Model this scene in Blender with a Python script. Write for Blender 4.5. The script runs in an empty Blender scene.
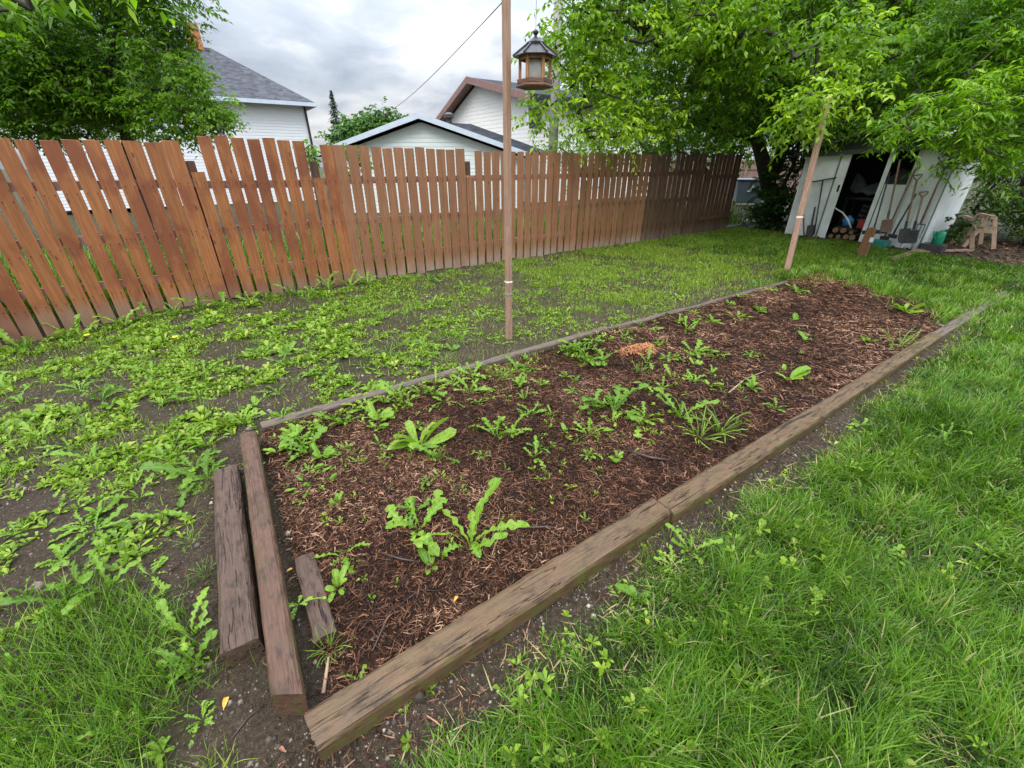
import bpy, bmesh, math, random
import numpy as np
from mathutils import Vector, Matrix
R = math.radians
rng = np.random.default_rng(7)
random.seed(7)
scene = bpy.context.scene
COL = scene.collection

# ------------------------------------------------------------------ camera geometry
# world X runs along the fence and the bed, world Y runs from the camera towards the fence
F_PX, PITCH, YAW, CAM_H = 418.0, R(27.9), R(34.4), 1.6
def ray(u, v):
    a = (u - 512) / F_PX; b = (384 - v) / F_PX
    x, y, z = a, math.cos(PITCH) + b * math.sin(PITCH), -math.sin(PITCH) + b * math.cos(PITCH)
    c, s = math.cos(YAW), math.sin(YAW)
    return Vector((x * c + y * s, -x * s + y * c, z))
def G(u, v, z=0.0):
    r = ray(u, v); k = (z - CAM_H) / r.z
    return Vector((r.x * k, r.y * k, z))
def PX(u, v, X):
    r = ray(u, v); k = X / r.x
    return Vector((X, r.y * k, CAM_H + r.z * k))
def PY(u, v, Y):
    r = ray(u, v); k = Y / r.y
    return Vector((r.x * k, Y, CAM_H + r.z * k))
def AT(u, v, D):
    a = (u - 512) / F_PX; b = (384 - v) / F_PX
    k = D / (math.cos(PITCH) + b * math.sin(PITCH)); r = ray(u, v)
    return Vector((r.x * k, r.y * k, CAM_H + r.z * k))

# ------------------------------------------------------------------ object helpers
def tag(o, label=None, cat=None, group=None, kind=None):
    if label: o['label'] = label
    if cat: o['category'] = cat
    if group: o['group'] = group
    if kind: o['kind'] = kind
    return o
def empty(name, loc=(0, 0, 0), label=None, cat=None, group=None, rz=0.0):
    o = bpy.data.objects.new(name, None); COL.objects.link(o)
    o.location = loc; o.rotation_euler = (0, 0, rz); o.empty_display_size = 0.1
    return tag(o, label, cat, group)
def link(name, me, mat, parent=None, loc=(0, 0, 0)):
    o = bpy.data.objects.new(name, me); COL.objects.link(o)
    if mat is not None and not me.materials: me.materials.append(mat)
    if parent is not None: o.parent = parent
    o.location = loc
    return o
def copy_tree(o, parent=None):
    c = o.copy(); COL.objects.link(c)
    if parent is not None: c.parent = parent
    for ch in list(o.children): copy_tree(ch, c)
    return c
def np_mesh(name, V, Fq, smooth=False, attrs=None):
    V = np.asarray(V, dtype=np.float32); Fq = np.asarray(Fq, dtype=np.int32)
    n, k = Fq.shape
    me = bpy.data.meshes.new(name)
    me.vertices.add(len(V)); me.vertices.foreach_set('co', V.ravel())
    me.loops.add(n * k); me.loops.foreach_set('vertex_index', Fq.ravel())
    me.polygons.add(n)
    me.polygons.foreach_set('loop_start', np.arange(0, n * k, k, dtype=np.int32))
    me.polygons.foreach_set('loop_total', np.full(n, k, dtype=np.int32))
    if smooth: me.polygons.foreach_set('use_smooth', np.ones(n, dtype=bool))
    me.update(calc_edges=True)
    for kname, arr in (attrs or {}).items():
        at = me.attributes.new(kname, 'FLOAT', 'POINT')
        at.data.foreach_set('value', np.asarray(arr, dtype=np.float32))
    return me

class MB:
    """collects boxes, tubes and polygons into ONE mesh"""
    def __init__(s): s.v = []; s.f = []
    def add(s, verts, faces):
        b = len(s.v); s.v += [tuple(p) for p in verts]; s.f += [tuple(i + b for i in q) for q in faces]; return s
    def box(s, x0, x1, y0, y1, z0, z1, M=None):
        P = [Vector(p) for p in ((x0, y0, z0), (x1, y0, z0), (x1, y1, z0), (x0, y1, z0), (x0, y0, z1), (x1, y0, z1), (x1, y1, z1), (x0, y1, z1))]
        if M is not None: P = [M @ p for p in P]
        return s.add(P, [(0, 3, 2, 1), (4, 5, 6, 7), (0, 1, 5, 4), (1, 2, 6, 5), (2, 3, 7, 6), (3, 0, 4, 7)])
    def bar(s, a, b, w, h, up=(0, 0, 1)):
        a, b = Vector(a), Vector(b); d = (b - a).normalized(); up = Vector(up)
        if abs(d.dot(up)) > .98: up = Vector((1, 0, 0))
        x = d.cross(up).normalized(); y = x.cross(d).normalized()
        P = []
        for q in (a, b):
            for sx, sy in ((-1, -1), (1, -1), (1, 1), (-1, 1)): P.append(q + x * (sx * w / 2) + y * (sy * h / 2))
        return s.add(P, [(0, 1, 2, 3), (7, 6, 5, 4), (0, 4, 5, 1), (1, 5, 6, 2), (2, 6, 7, 3), (3, 7, 4, 0)])
    def tube(s, pts, rad, n=8, cap=True):
        pts = [Vector(p) for p in pts]
        if not hasattr(rad, '__len__'): rad = [rad] * len(pts)
        rings = []; ref = Vector((0, 0, 1))
        V = []; Fs = []
        for i, p in enumerate(pts):
            d = (pts[min(i + 1, len(pts) - 1)] - pts[max(i - 1, 0)]).normalized()
            r0 = ref if abs(d.dot(ref)) < .95 else Vector((1, 0, 0))
            x = d.cross(r0).normalized(); y = d.cross(x).normalized()
            for k in range(n):
                a = 2 * math.pi * k / n; V.append(p + (x * math.cos(a) + y * math.sin(a)) * rad[i])
        for i in range(len(pts) - 1):
            for k in range(n):
                k2 = (k + 1) % n; Fs.append((i * n + k, i * n + k2, (i + 1) * n + k2, (i + 1) * n + k))
        if cap:
            Fs.append(tuple(range(n))); Fs.append(tuple((len(pts) - 1) * n + k for k in reversed(range(n))))
        return s.add(V, Fs)
    def lathe(s, prof, n=16, c=(0, 0, 0), ang=0.0):
        V = []; Fs = []
        for r, z in prof:
            for k in range(n):
                a = 2 * math.pi * k / n + ang; V.append((c[0] + r * math.cos(a), c[1] + r * math.sin(a), c[2] + z))
        for i in range(len(prof) - 1):
            for k in range(n):
                k2 = (k + 1) % n; Fs.append((i * n + k, i * n + k2, (i + 1) * n + k2, (i + 1) * n + k))
        Fs.append(tuple(reversed(range(n)))); Fs.append(tuple((len(prof) - 1) * n + k for k in range(n)))
        return s.add(V, Fs)
    def prism(s, poly, off):
        n = len(poly); off = Vector(off); P = [Vector(p) for p in poly]; P += [p + off for p in P]
        return s.add(P, [tuple(range(n)), tuple(reversed(range(n, 2 * n)))] + [(i, i + n, (i + 1) % n + n, (i + 1) % n) for i in range(n)])
    def build(s, name, mat, parent=None, loc=(0, 0, 0), smooth=False, bevel=0.0):
        me = bpy.data.meshes.new(name); me.from_pydata(s.v, [], s.f); me.update()
        bm = bmesh.new(); bm.from_mesh(me)
        bmesh.ops.recalc_face_normals(bm, faces=bm.faces)
        if bevel: bmesh.ops.bevel(bm, geom=list(bm.edges), offset=bevel, segments=1, affect='EDGES', clamp_overlap=True)
        bm.to_mesh(me); bm.free()
        if smooth: me.polygons.foreach_set('use_smooth', [True] * len(me.polygons))
        return link(name, me, mat, parent, loc)

# ------------------------------------------------------------------ value noise in numpy
def _h(ix, iy, seed):
    n = (ix.astype(np.int64) * 374761393 + iy.astype(np.int64) * 668265263 + seed * 974711) & 0x7fffffff
    n = ((n ^ (n >> 13)) * 1274126177) & 0x7fffffff
    return ((n ^ (n >> 16)) & 0xffff) / 65535.0
def vnoise(x, y, seed=0):
    x = np.asarray(x, float); y = np.asarray(y, float)
    ix = np.floor(x); iy = np.floor(y); fx = x - ix; fy = y - iy
    fx = fx * fx * (3 - 2 * fx); fy = fy * fy * (3 - 2 * fy)
    a, b, c, d = _h(ix, iy, seed), _h(ix + 1, iy, seed), _h(ix, iy + 1, seed), _h(ix + 1, iy + 1, seed)
    return (a * (1 - fx) + b * fx) * (1 - fy) + (c * (1 - fx) + d * fx) * fy
def fbm(x, y, seed=0, o=3):
    t = 0; amp = .5; tot = 0
    for i in range(o):
        t = t + amp * vnoise(np.asarray(x) * 2 ** i, np.asarray(y) * 2 ** i, seed + i * 17); tot += amp; amp *= .5
    return t / tot
def sstep(a, b, x):
    t = np.clip((np.asarray(x, float) - a) / (b - a), 0, 1); return t * t * (3 - 2 * t)

# ------------------------------------------------------------------ zones of the garden (x = along, y = across)
def z_mulch(x, y):
    wob = .12 * (fbm(x * 2, y * 2, 3) - .5)
    far = 6.5 + (y - .9) * .95 + .9 * (fbm(x * 1.6, y * 1.6, 5) - .5)
    return sstep(-.10, -.05, x) * sstep(.9, .93, y) * sstep(2.88, 2.84, y + wob * .2) * sstep(far + .25, far - .15, x)
def z_lawn(x, y):
    x = np.asarray(x, float); y = np.asarray(y, float)
    e = .5 * (fbm(x * 3, y * 3, 11) - .5)
    edge = .645 + .02 * np.clip(x - 4, 0, 3)
    right = sstep(edge + .10, edge - .12, y + e * .55) * sstep(-.12, .10, x + e * .5 + .10 * (y - .55))
    over = sstep(6.1, 6.9, x + e) * sstep(3.4, 2.6, y + e) * (1 - z_mulch(x, y))
    far = sstep(7.6, 9.2, x + e * 2) * sstep(6.8, 6.0, y + e) * (1 - z_mulch(x, y))
    over = over * (1 - .6 * sstep(.17, .11, np.abs(y - .85)) * sstep(9.1, 8.6, x + e) * sstep(.25, .45, fbm(x * 2.5, y * 2.5, 13))); far = far * (1 - .55 * sstep(.15, .1, np.abs(y - .85)) * sstep(8.9, 8.5, x))
    lit = sstep(11.45, 11.2, x + e * .3)
    return np.clip(np.maximum(np.maximum(right, over), far) * lit, 0, 1)
def z_patch(x, y):
    """thin grass between the bed and the fence"""
    n = fbm(np.asarray(x) * .9, np.asarray(y) * 1.2, 21)
    base = sstep(.38, .62, n + .028 * np.clip(np.asarray(x), -2, 9))
    return base * sstep(3.15, 3.6, y) * sstep(6.9, 6.4, y)
def height(x, y):
    x = np.asarray(x, float); y = np.asarray(y, float)
    z = .035 * (fbm(x * 1.3, y * 1.3, 31) - .5) + .022 * (fbm(x * 7, y * 7, 37) - .5)
    z = z - .15 * sstep(-.2, -2.2, x) * sstep(3.5, 6, y)
    m = z_mulch(x, y)
    z = z + m * (.022 + .05 * (fbm(x * 2.2, y * 2.2, 41) - .45) + .035 * (fbm(x * 11, y * 11, 43) - .5))
    z = z + .03 * z_lawn(x, y)
    near = sstep(.62, .78, y) * sstep(.80, .70, y) * sstep(-.2, .2, x) * sstep(6.5, 5.5, x)
    return z - .03 * near

# ------------------------------------------------------------------ materials
class NT:
    def __init__(s, name):
        s.m = bpy.data.materials.new(name); s.m.use_nodes = True
        s.t = s.m.node_tree; s.t.nodes.clear()
        s.out = s.n('ShaderNodeOutputMaterial')
    def n(s, typ, **kw):
        nd = s.t.nodes.new(typ)
        for k, v in kw.items():
            if k.startswith('i_'): nd.inputs[k[2:].replace('_', ' ')].default_value = v
            else: setattr(nd, k, v)
        return nd
    def l(s, a, b): s.t.links.new(a, b)
    def ramp(s, fac, stops, interp='LINEAR'):
        r = s.n('ShaderNodeValToRGB'); cr = r.color_ramp; cr.interpolation = interp
        while len(cr.elements) < len(stops): cr.elements.new(.5)
        for e, (p, c) in zip(cr.elements, stops): e.position = p; e.color = (*c, 1) if len(c) == 3 else c
        s.l(fac, r.inputs[0]); return r.outputs[0]
    def mix(s, fac, a, b, mode='MIX'):
        m = s.n('ShaderNodeMix', data_type='RGBA', blend_type=mode)
        for sock, val in ((m.inputs[0], fac), (m.inputs[6], a), (m.inputs[7], b)):
            if hasattr(val, 'links'): s.l(val, sock)
            elif isinstance(val, (int, float)): sock.default_value = val
            else: sock.default_value = (*val, 1)
        return m.outputs[2]
    def math(s, op, a, b=0.0, clamp=False):
        m = s.n('ShaderNodeMath', operation=op, use_clamp=clamp)
        for sock, val in ((m.inputs[0], a), (m.inputs[1], b)):
            if hasattr(val, 'links'): s.l(val, sock)
            else: sock.default_value = val
        return m.outputs[0]
    def coord(s, which='Object', scale=(1, 1, 1), loc=(0, 0, 0)):
        tc = s.n('ShaderNodeTexCoord'); mp = s.n('ShaderNodeMapping')
        mp.inputs['Scale'].default_value = scale; mp.inputs['Location'].default_value = loc
        s.l(tc.outputs[which], mp.inputs[0]); return mp.outputs[0]
    def noise(s, vec, scale, detail=4, rough=.55, dist=0.0):
        t = s.n('ShaderNodeTexNoise'); t.inputs['Scale'].default_value = scale; t.inputs['Detail'].default_value = detail
        t.inputs['Roughness'].default_value = rough; t.inputs['Distortion'].default_value = dist
        s.l(vec, t.inputs['Vector']); return t.outputs['Fac']
    def bump(s, h, strength=.5, dist=.01):
        b = s.n('ShaderNodeBump'); b.inputs['Strength'].default_value = strength; b.inputs['Distance'].default_value = dist
        s.l(h, b.inputs['Height']); return b.outputs[0]
    def attr(s, name): return s.n('ShaderNodeAttribute', attribute_name=name).outputs['Fac']
    def objrand(s): return s.n('ShaderNodeObjectInfo').outputs['Random']
    def principled(s, base, rough=.6, normal=None, metal=0.0, spec=.5):
        p = s.n('ShaderNodeBsdfPrincipled')
        for nm, val in (('Base Color', base), ('Roughness', rough), ('Metallic', metal), ('Specular IOR Level', spec)):
            if hasattr(val, 'links'): s.l(val, p.inputs[nm])
            elif isinstance(val, (int, float)): p.inputs[nm].default_value = val
            else: p.inputs[nm].default_value = (*val, 1)
        if normal is not None: s.l(normal, p.inputs['Normal'])
        return p.outputs[0]
    def done(s, shader): s.l(shader, s.out.inputs[0]); return s.m

def m_plain(name, col, rough=.6, var=.25, scale=8, metal=0.0, bump=.2):
    t = NT(name); c = t.coord(); n = t.noise(c, scale, 5)
    a = tuple(x * (1 - var) for x in col); b = tuple(min(1, x * (1 + var)) for x in col)
    base = t.ramp(n, [(.3, a), (.7, b)])
    return t.done(t.principled(base, rough, t.bump(t.noise(c, scale * 6), bump, .004), metal))

def m_leaf(name, stops, transl=.35, rough=.42, attr='rnd', rib=False, tcol=None):
    t = NT(name)
    if attr == 'rnd': f = t.attr('rnd')
    else: f = t.math('ADD', t.math('MULTIPLY', t.objrand(), .5), t.math('MULTIPLY', t.attr('rnd'), .5))
    base = t.ramp(f, stops)
    if rib:
        a = t.attr('across')
        sp_ = t.noise(t.coord('Object'), 38, 4, .6)
        base = t.mix(t.ramp(sp_, [(.60, (0, 0, 0)), (.72, (.75,) * 3)]), base, (.27, .25, .05))
        base = t.mix(t.ramp(t.noise(t.coord('Object'), 90, 3), [(.35, (.55,) * 3), (.55, (0, 0, 0))]), base, (.05, .12, .012))
        base = t.mix(t.ramp(a, [(.0, (.45,) * 3), (.16, (0, 0, 0))]), base, (.26, .36, .13))
    nb = t.noise(t.coord('Object'), 60, 3)
    p = t.principled(base, rough, t.bump(nb, .25, .002), 0, .26)
    tr = t.n('ShaderNodeBsdfTranslucent')
    t.l(t.mix(1.0, base, tcol or (1.35, 1.5, .7), 'MULTIPLY'), tr.inputs[0])
    mx = t.n('ShaderNodeMixShader'); mx.inputs[0].default_value = transl
    t.l(p, mx.inputs[1]); t.l(tr.outputs[0], mx.inputs[2])
    return t.done(mx.outputs[0])

def m_timber(name, light, dark, moss=.3, scale=1.0, wet=.4, warm=(.16, .085, .05), axis=0, cracks=1.0):
    """weathered timber, grain along one local axis"""
    t = NT(name); inf = t.n('ShaderNodeObjectInfo')
    tc = t.n('ShaderNodeTexCoord'); ad = t.n('ShaderNodeVectorMath', operation='ADD')
    t.l(tc.outputs['Object'], ad.inputs[0])
    cm = t.n('ShaderNodeCombineXYZ'); t.l(t.math('MULTIPLY', inf.outputs['Random'], 40), cm.inputs[0]); t.l(cm.outputs[0], ad.inputs[1])
    def mp(along, across):
        v = [across] * 3; v[axis] = along
        m = t.n('ShaderNodeMapping'); m.inputs['Scale'].default_value = v; t.l(ad.outputs[0], m.inputs[0]); return m.outputs[0]
    g1 = t.noise(mp(2.6 * scale, 70 * scale), 1.5, 6, .62, .5)
    g2 = t.noise(mp(9 * scale, 230 * scale), 1.2, 4, .6)
    big = t.noise(mp(1.2, 2.4), 4.5, 5, .6)
    ck = t.noise(mp(1.1 * scale, 20 * scale), 1.6, 3, .5, .5)
    crack = t.ramp(ck, [(.325, (0, 0, 0)), (.345, (1, 1, 1)), (.60, (1, 1, 1)), (.615, (.15,) * 3), (.625, (1, 1, 1))])
    blot = t.noise(mp(6, 14), 2.2, 4, .65)
    base = t.ramp(g1, [(.30, tuple(a * .45 + b * .55 for a, b in zip(light, dark))), (.5, tuple((a * .7 + b * .3) for a, b in zip(light, dark))), (.72, light)])
    base = t.mix(t.ramp(big, [(.42, (0, 0, 0)), (.68, (.75,) * 3)]), base, warm)
    base = t.mix(t.ramp(blot, [(.50, (0, 0, 0)), (.66, (.7,) * 3)]), base, dark)
    base = t.mix(t.ramp(g2, [(.3, (.5,) * 3), (.55, (0, 0, 0))]), base, tuple(x * .6 for x in dark))
    base = t.mix(t.math('MULTIPLY', t.math('SUBTRACT', 1.0, crack), .85 * cracks), base, tuple(x * .28 for x in dark))
    sep = t.n('ShaderNodeSeparateXYZ'); gn = t.n('ShaderNodeNewGeometry'); t.l(gn.outputs['Normal'], sep.inputs[0])
    side = t.ramp(t.math('ABSOLUTE', sep.outputs[2]), [(.3, (1, 1, 1)), (.8, (.12,) * 3)])
    mo = t.ramp(t.noise(mp(1, 1), 14, 5, .65), [(.48, (0, 0, 0)), (.62, (1, 1, 1))])
    base = t.mix(t.math('MULTIPLY', t.math('MULTIPLY', mo, side), moss), base, (.085, .095, .022))
    hgt = t.math('ADD', t.math('MULTIPLY', g1, .5), t.math('ADD', t.math('MULTIPLY', crack, .9 * cracks), t.math('MULTIPLY', g2, .35)))
    rough = t.ramp(big, [(.3, (wet,) * 3), (.7, (wet + .28,) * 3)])
    return t.done(t.principled(base, rough, t.bump(hgt, .9, .007), 0, .32))

def m_fence(name, a, b, red, worn, rs=.6):
    t = NT(name); inf = t.n('ShaderNodeObjectInfo')
    tc = t.n('ShaderNodeTexCoord'); ad = t.n('ShaderNodeVectorMath', operation='ADD'); t.l(tc.outputs['Object'], ad.inputs[0])
    cm = t.n('ShaderNodeCombineXYZ'); t.l(t.math('MULTIPLY', inf.outputs['Random'], 60), cm.inputs[0]); t.l(cm.outputs[0], ad.inputs[1])
    def mp(vec, sc):
        m = t.n('ShaderNodeMapping'); m.inputs['Scale'].default_value = sc; t.l(vec, m.inputs[0]); return m.outputs[0]
    grain = t.noise(mp(ad.outputs[0], (40, 40, 1.6)), 1.6, 5, .6, .5)
    fine = t.noise(mp(ad.outputs[0], (150, 150, 5)), 1.3, 3)
    gp = t.n('ShaderNodeNewGeometry')
    blot = t.noise(mp(gp.outputs['Position'], (1.6, 1.6, 1.1)), 1.5, 4, .6, .3)
    base = t.ramp(grain, [(.3, tuple(x * .9 for x in a)), (.42, a), (.7, b)])
    base = t.mix(t.ramp(blot, [(.48, (0, 0, 0)), (.60, (rs,) * 3)]), base, red)
    hsv = t.n('ShaderNodeHueSaturation'); t.l(base, hsv.inputs['Color'])
    t.l(t.math('ADD', .90, t.math('MULTIPLY', inf.outputs['Random'], .2)), hsv.inputs['Value']); base = hsv.outputs[0]
    knot = t.n('ShaderNodeTexVoronoi', feature='F1'); knot.inputs['Scale'].default_value = 1.0
    t.l(mp(ad.outputs[0], (9, 9, 3.2)), knot.inputs['Vector'])
    base = t.mix(t.ramp(knot.outputs['Distance'], [(.07, (.8,) * 3), (.12, (0, 0, 0))]), base, tuple(x * .35 for x in a))
    sz = t.n('ShaderNodeSeparateXYZ'); t.l(gp.outputs['Position'], sz.inputs[0])
    hz = t.math('ADD', sz.outputs[2], t.math('MULTIPLY', t.math('SUBTRACT', fine, .5), .35))
    wear = t.math('MULTIPLY', t.ramp(hz, [(.07, (.95,) * 3), (.24, (0, 0, 0))]), t.ramp(blot, [(.3, (1, 1, 1)), (.6, (.4,) * 3)]))
    base = t.mix(wear, base, worn)
    so = t.n('ShaderNodeSeparateXYZ'); t.l(tc.outputs['Object'], so.inputs[0])
    dx = t.math('SUBTRACT', t.math('ABSOLUTE', so.outputs[0]), .040)
    dz = t.math('SUBTRACT', t.math('FLOORED_MODULO', t.math('SUBTRACT', so.outputs[2], .05), .52), .27)
    dd = t.math('SQRT', t.math('ADD', t.math('MULTIPLY', dx, dx), t.math('MULTIPLY', dz, dz)))
    stk = t.math('MULTIPLY', t.math('LESS_THAN', t.math('ABSOLUTE', dx), .004), t.math('MULTIPLY', t.math('LESS_THAN', dz, 0.0), t.math('GREATER_THAN', dz, -.07)))
    base = t.mix(t.math('MULTIPLY', stk, .45), base, tuple(x * .3 for x in a))
    base = t.mix(t.math('LESS_THAN', dd, .0065), base, (.03, .022, .018))
    h = t.math('ADD', grain, t.math('MULTIPLY', fine, .5))
    return t.done(t.principled(base, .5, t.bump(h, .5, .003), 0, .35))

def m_ground():
    t = NT('soil')
    c = t.coord('Object'); lawn = t.attr('lawn'); mul = t.attr('mulch')
    n1 = t.noise(c, 5, 6, .65); n2 = t.noise(c, 60, 6, .7); n3 = t.noise(c, 320, 3, .6); nb = t.noise(c, 1.1, 3)
    soil = t.ramp(n2, [(.3, (.028, .019, .012)), (.52, (.082, .059, .040)), (.75, (.18, .137, .098))])
    soil = t.mix(t.ramp(n1, [(.4, (0, 0, 0)), (.65, (.6,) * 3)]), soil, (.046, .034, .024))
    soil = t.mix(t.ramp(n3, [(.66, (0, 0, 0)), (.72, (.6,) * 3)]), soil, (.22, .19, .15))
    moss = t.ramp(t.noise(c, 3.2, 5, .6), [(.5, (0, 0, 0)), (.66, (.55,) * 3)])
    soil = t.mix(t.math('MULTIPLY', moss, .55), soil, (.045, .055, .016))
    mc = t.ramp(n2, [(.3, (.011, .006, .004)), (.55, (.036, .017, .010)), (.8, (.08, .038, .022))])
    lc = t.ramp(n2, [(.3, (.022, .024, .010)), (.7, (.06, .065, .022))])
    base = t.mix(mul, soil, mc); base = t.mix(t.math('MULTIPLY', lawn, .85), base, lc)
    rough = t.ramp(n1, [(.3, (.45,) * 3), (.6, (.85,) * 3)])
    h = t.math('ADD', t.math('MULTIPLY', n2, 1.0), t.math('MULTIPLY', n3, .35))
    return t.done(t.principled(base, rough, t.bump(h, 1.0, .03), 0, .16))

def m_siding(name, col):
    t = NT(name); n = t.noise(t.coord('Object', (1, 1, 6)), 3, 4)
    return t.done(t.principled(t.ramp(n, [(.3, tuple(x * .92 for x in col)), (.7, col)]), .5))
def m_shingle(name, a, b):
    t = NT(name); gp = t.n('ShaderNodeTexCoord')
    n = t.noise(gp.outputs['Object'], 7, 3); n2 = t.noise(gp.outputs['Object'], 1.2, 3)
    vo = t.n('ShaderNodeTexVoronoi', feature='F1'); vo.inputs['Scale'].default_value = 1.0; mp_ = t.n('ShaderNodeMapping'); mp_.inputs['Scale'].default_value = (5, 8, 14); t.l(gp.outputs['Object'], mp_.inputs[0]); t.l(mp_.outputs[0], vo.inputs['Vector'])
    sp = t.n('ShaderNodeSeparateColor'); t.l(vo.outputs['Color'], sp.inputs[0])
    base = t.ramp(sp.outputs[0], [(0, a), (1, b)])
    base = t.mix(t.math('MULTIPLY', n, .5), base, a)
    return t.done(t.principled(base, .9, t.bump(n, .5, .02), 0, .12))

M = {}
M['ground'] = m_ground()
M['fence'] = m_fence('stained_fence_wood', (.235, .088, .032), (.345, .138, .050), (.165, .048, .024), (.20, .15, .115), .75)
M['fence_mid'] = m_fence('faded_fence_wood', (.215, .100, .050), (.31, .152, .080), (.20, .085, .04), (.30, .245, .20), .4)
M['fence_dark'] = m_fence('dark_fence_wood', (.085, .045, .028), (.15, .085, .052), (.075, .036, .022), (.15, .125, .10))  # darker wood copy; shade on the last panels is put into its colour
M['rail'] = m_plain('faded_red_rail', (.30, .15, .12), .7, .3, 14)
M['timber'] = m_timber('grey_brown_timber', (.142, .088, .046), (.034, .021, .013), .9, 1.0, .30, (.145, .085, .042))
M['timber_red'] = m_timber('wet_red_brown_timber', (.112, .060, .038), (.032, .018, .012), .8, .9, .3, (.13, .065, .045), 0, .35)
M['timber_old'] = m_timber('cracked_old_timber', (.105, .064, .044), (.022, .013, .010), .15, 1.0, .42, (.10, .06, .046))
M['timber_grey'] = m_timber('grey_edging_board', (.155, .12, .09), (.055, .042, .032), .3, 1.0, .5, (.13, .10, .08))
M['post'] = m_timber('tan_post', (.36, .235, .160), (.25, .155, .108), 0.0, .5, .5, (.30, .17, .12), 2, .15)
M['post_pink'] = m_timber('pinkish_post', (.47, .30, .22), (.28, .165, .12), 0.0, .5, .5, (.36, .2, .14), 2, .15)
M['stub'] = m_timber('rust_brown_post', (.30, .14, .07), (.14, .06, .03), 0.0, .8, .5, (.24, .11, .055), 2, .3)
M['raw_wood'] = m_plain('weathered_raw_wood', (.27, .185, .125), .7, .3, 12)
M['feeder_wood'] = m_timber('red_cedar', (.48, .26, .12), (.16, .065, .03), 0.0, 1.6, .4, (.28, .11, .045), 2, .2)
M['feeder_base'] = m_timber('dark_cedar', (.20, .105, .062), (.075, .04, .026), 0.0, 1.6, .45, (.14, .07, .04))
M['slate'] = m_plain('dark_roof_metal', (.045, .043, .047), .38, .3, 20)
M['black'] = m_plain('black_metal', (.014, .014, .016), .45, .3, 20)
M['dark'] = m_plain('dark_steel', (.045, .043, .042), .45, .4, 30)
M['rusty'] = m_plain('rusty_steel', (.17, .10, .075), .7, .5, 25)
M['shed'] = m_plain('white_sheet_metal', (.84, .87, .86), .45, .10, 3, 0, .1)
M['shed_trim'] = m_plain('green_metal_trim', (.17, .23, .19), .5, .2, 6)
M['shed_roof'] = m_plain('dull_green_roof_metal', (.060, .068, .056), .55, .25, 5)
M['shed_in'] = m_plain('dark_shed_inside', (.030, .030, .030), .8, .3, 5)  # gloom inside the doorway is painted into the inner walls and floor
M['tarp'] = m_plain('grey_tarpaulin', (.20, .20, .21), .6, .2, 6)
M['white'] = m_plain('white_paint', (.74, .75, .76), .5, .06, 4, 0, .05)
M['offwhite'] = m_plain('offwhite_plastic', (.72, .70, .64), .4, .08, 9)
M['siding'] = m_siding('white_siding', (.72, .74, .76))
M['siding2'] = m_siding('cream_siding', (.74, .73, .69))
M['siding3'] = m_siding('pale_grey_siding', (.68, .73, .71))
M['shingle'] = m_shingle('grey_shingles', (.050, .053, .062), (.115, .12, .138))
M['shingle2'] = m_shingle('charcoal_shingles', (.026, .029, .036), (.055, .06, .07))
M['fascia_white'] = m_plain('pale_blue_fascia', (.50, .56, .64), .5, .06, 4)
M['fascia_brown'] = m_plain('brown_fascia', (.20, .11, .095), .55, .15, 5)
M['brick'] = m_plain('orange_brick', (.42, .15, .06), .8, .35, 18)
M['window'] = m_plain('dark_window_glass', (.03, .035, .04), .12, .3, 3, 0, .02)
M['blue'] = m_plain('blue_plastic', (.06, .22, .50), .4, .15, 12)
M['red'] = m_plain('red_plastic', (.36, .035, .03), .4, .2, 12)
M['green'] = m_plain('green_plastic', (.01, .26, .13), .35, .12, 12)
M['teal'] = m_plain('teal_plastic', (.02, .20, .17), .4, .15, 12)
M['bin'] = m_plain('slate_blue_bin', (.10, .13, .17), .45, .15, 5)
M['farwall'] = m_plain('brown_far_fence', (.17, .105, .085), .75, .25, 3)
M['concrete'] = m_plain('pale_concrete', (.34, .33, .31), .85, .2, 3)
M['upole'] = m_plain('grey_utility_pole', (.27, .25, .24), .8, .2, 8)
M['cut_wood'] = m_plain('cut_log_end', (.26, .155, .085), .75, .3, 20)
M['bark'] = m_plain('dark_bark', (.035, .028, .022), .85, .5, 10, 0, .8)
M['bark_mid'] = m_plain('grey_bark', (.075, .062, .05), .85, .5, 10, 0, .8)
M['twig'] = m_plain('wet_twig', (.035, .022, .018), .5, .4, 30)
M['cedar'] = m_plain('orange_cedar_shreds', (.33, .135, .05), .75, .5, 40)
M['cream_trim'] = m_plain('cream_trim', (.6, .58, .53), .5, .06, 4)

def chips_mat():
    t = NT('bark_mulch'); f = t.attr('rnd')
    base = t.ramp(f, [(0, (.012, .006, .004)), (.3, (.040, .017, .009)), (.6, (.100, .045, .025)), (.84, (.175, .084, .048)), (.96, (.24, .13, .082)), (1, (.34, .21, .125))])
    return t.done(t.principled(base, .55, t.bump(t.noise(t.coord('Object', (1, 1, 1)), 300, 3), .5, .002), 0, .12))
M['chips'] = chips_mat()
def crumbs_mat():
    t = NT('soil_crumbs'); f = t.attr('rnd')
    base = t.ramp(f, [(0, (.03, .022, .016)), (.5, (.085, .066, .048)), (.85, (.16, .128, .096)), (.95, (.26, .22, .17)), (1, (.34, .32, .22))])
    return t.done(t.principled(base, .8))
M['crumbs'] = crumbs_mat()
GREEN_T = (1.25, 1.45, .6)
M['grass'] = m_leaf('grass_blades', [(0, (.018, .045, .004)), (.3, (.056, .135, .008)), (.6, (.108, .225, .014)), (.85, (.18, .31, .028)), (.95, (.26, .36, .08)), (1, (.35, .31, .14))], .30, .38)
M['grass_thin'] = m_leaf('thin_grass_blades', [(0, (.08, .145, .010)), (.5, (.165, .275, .018)), (.85, (.26, .36, .035)), (1, (.40, .34, .14))], .30, .42)
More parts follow.
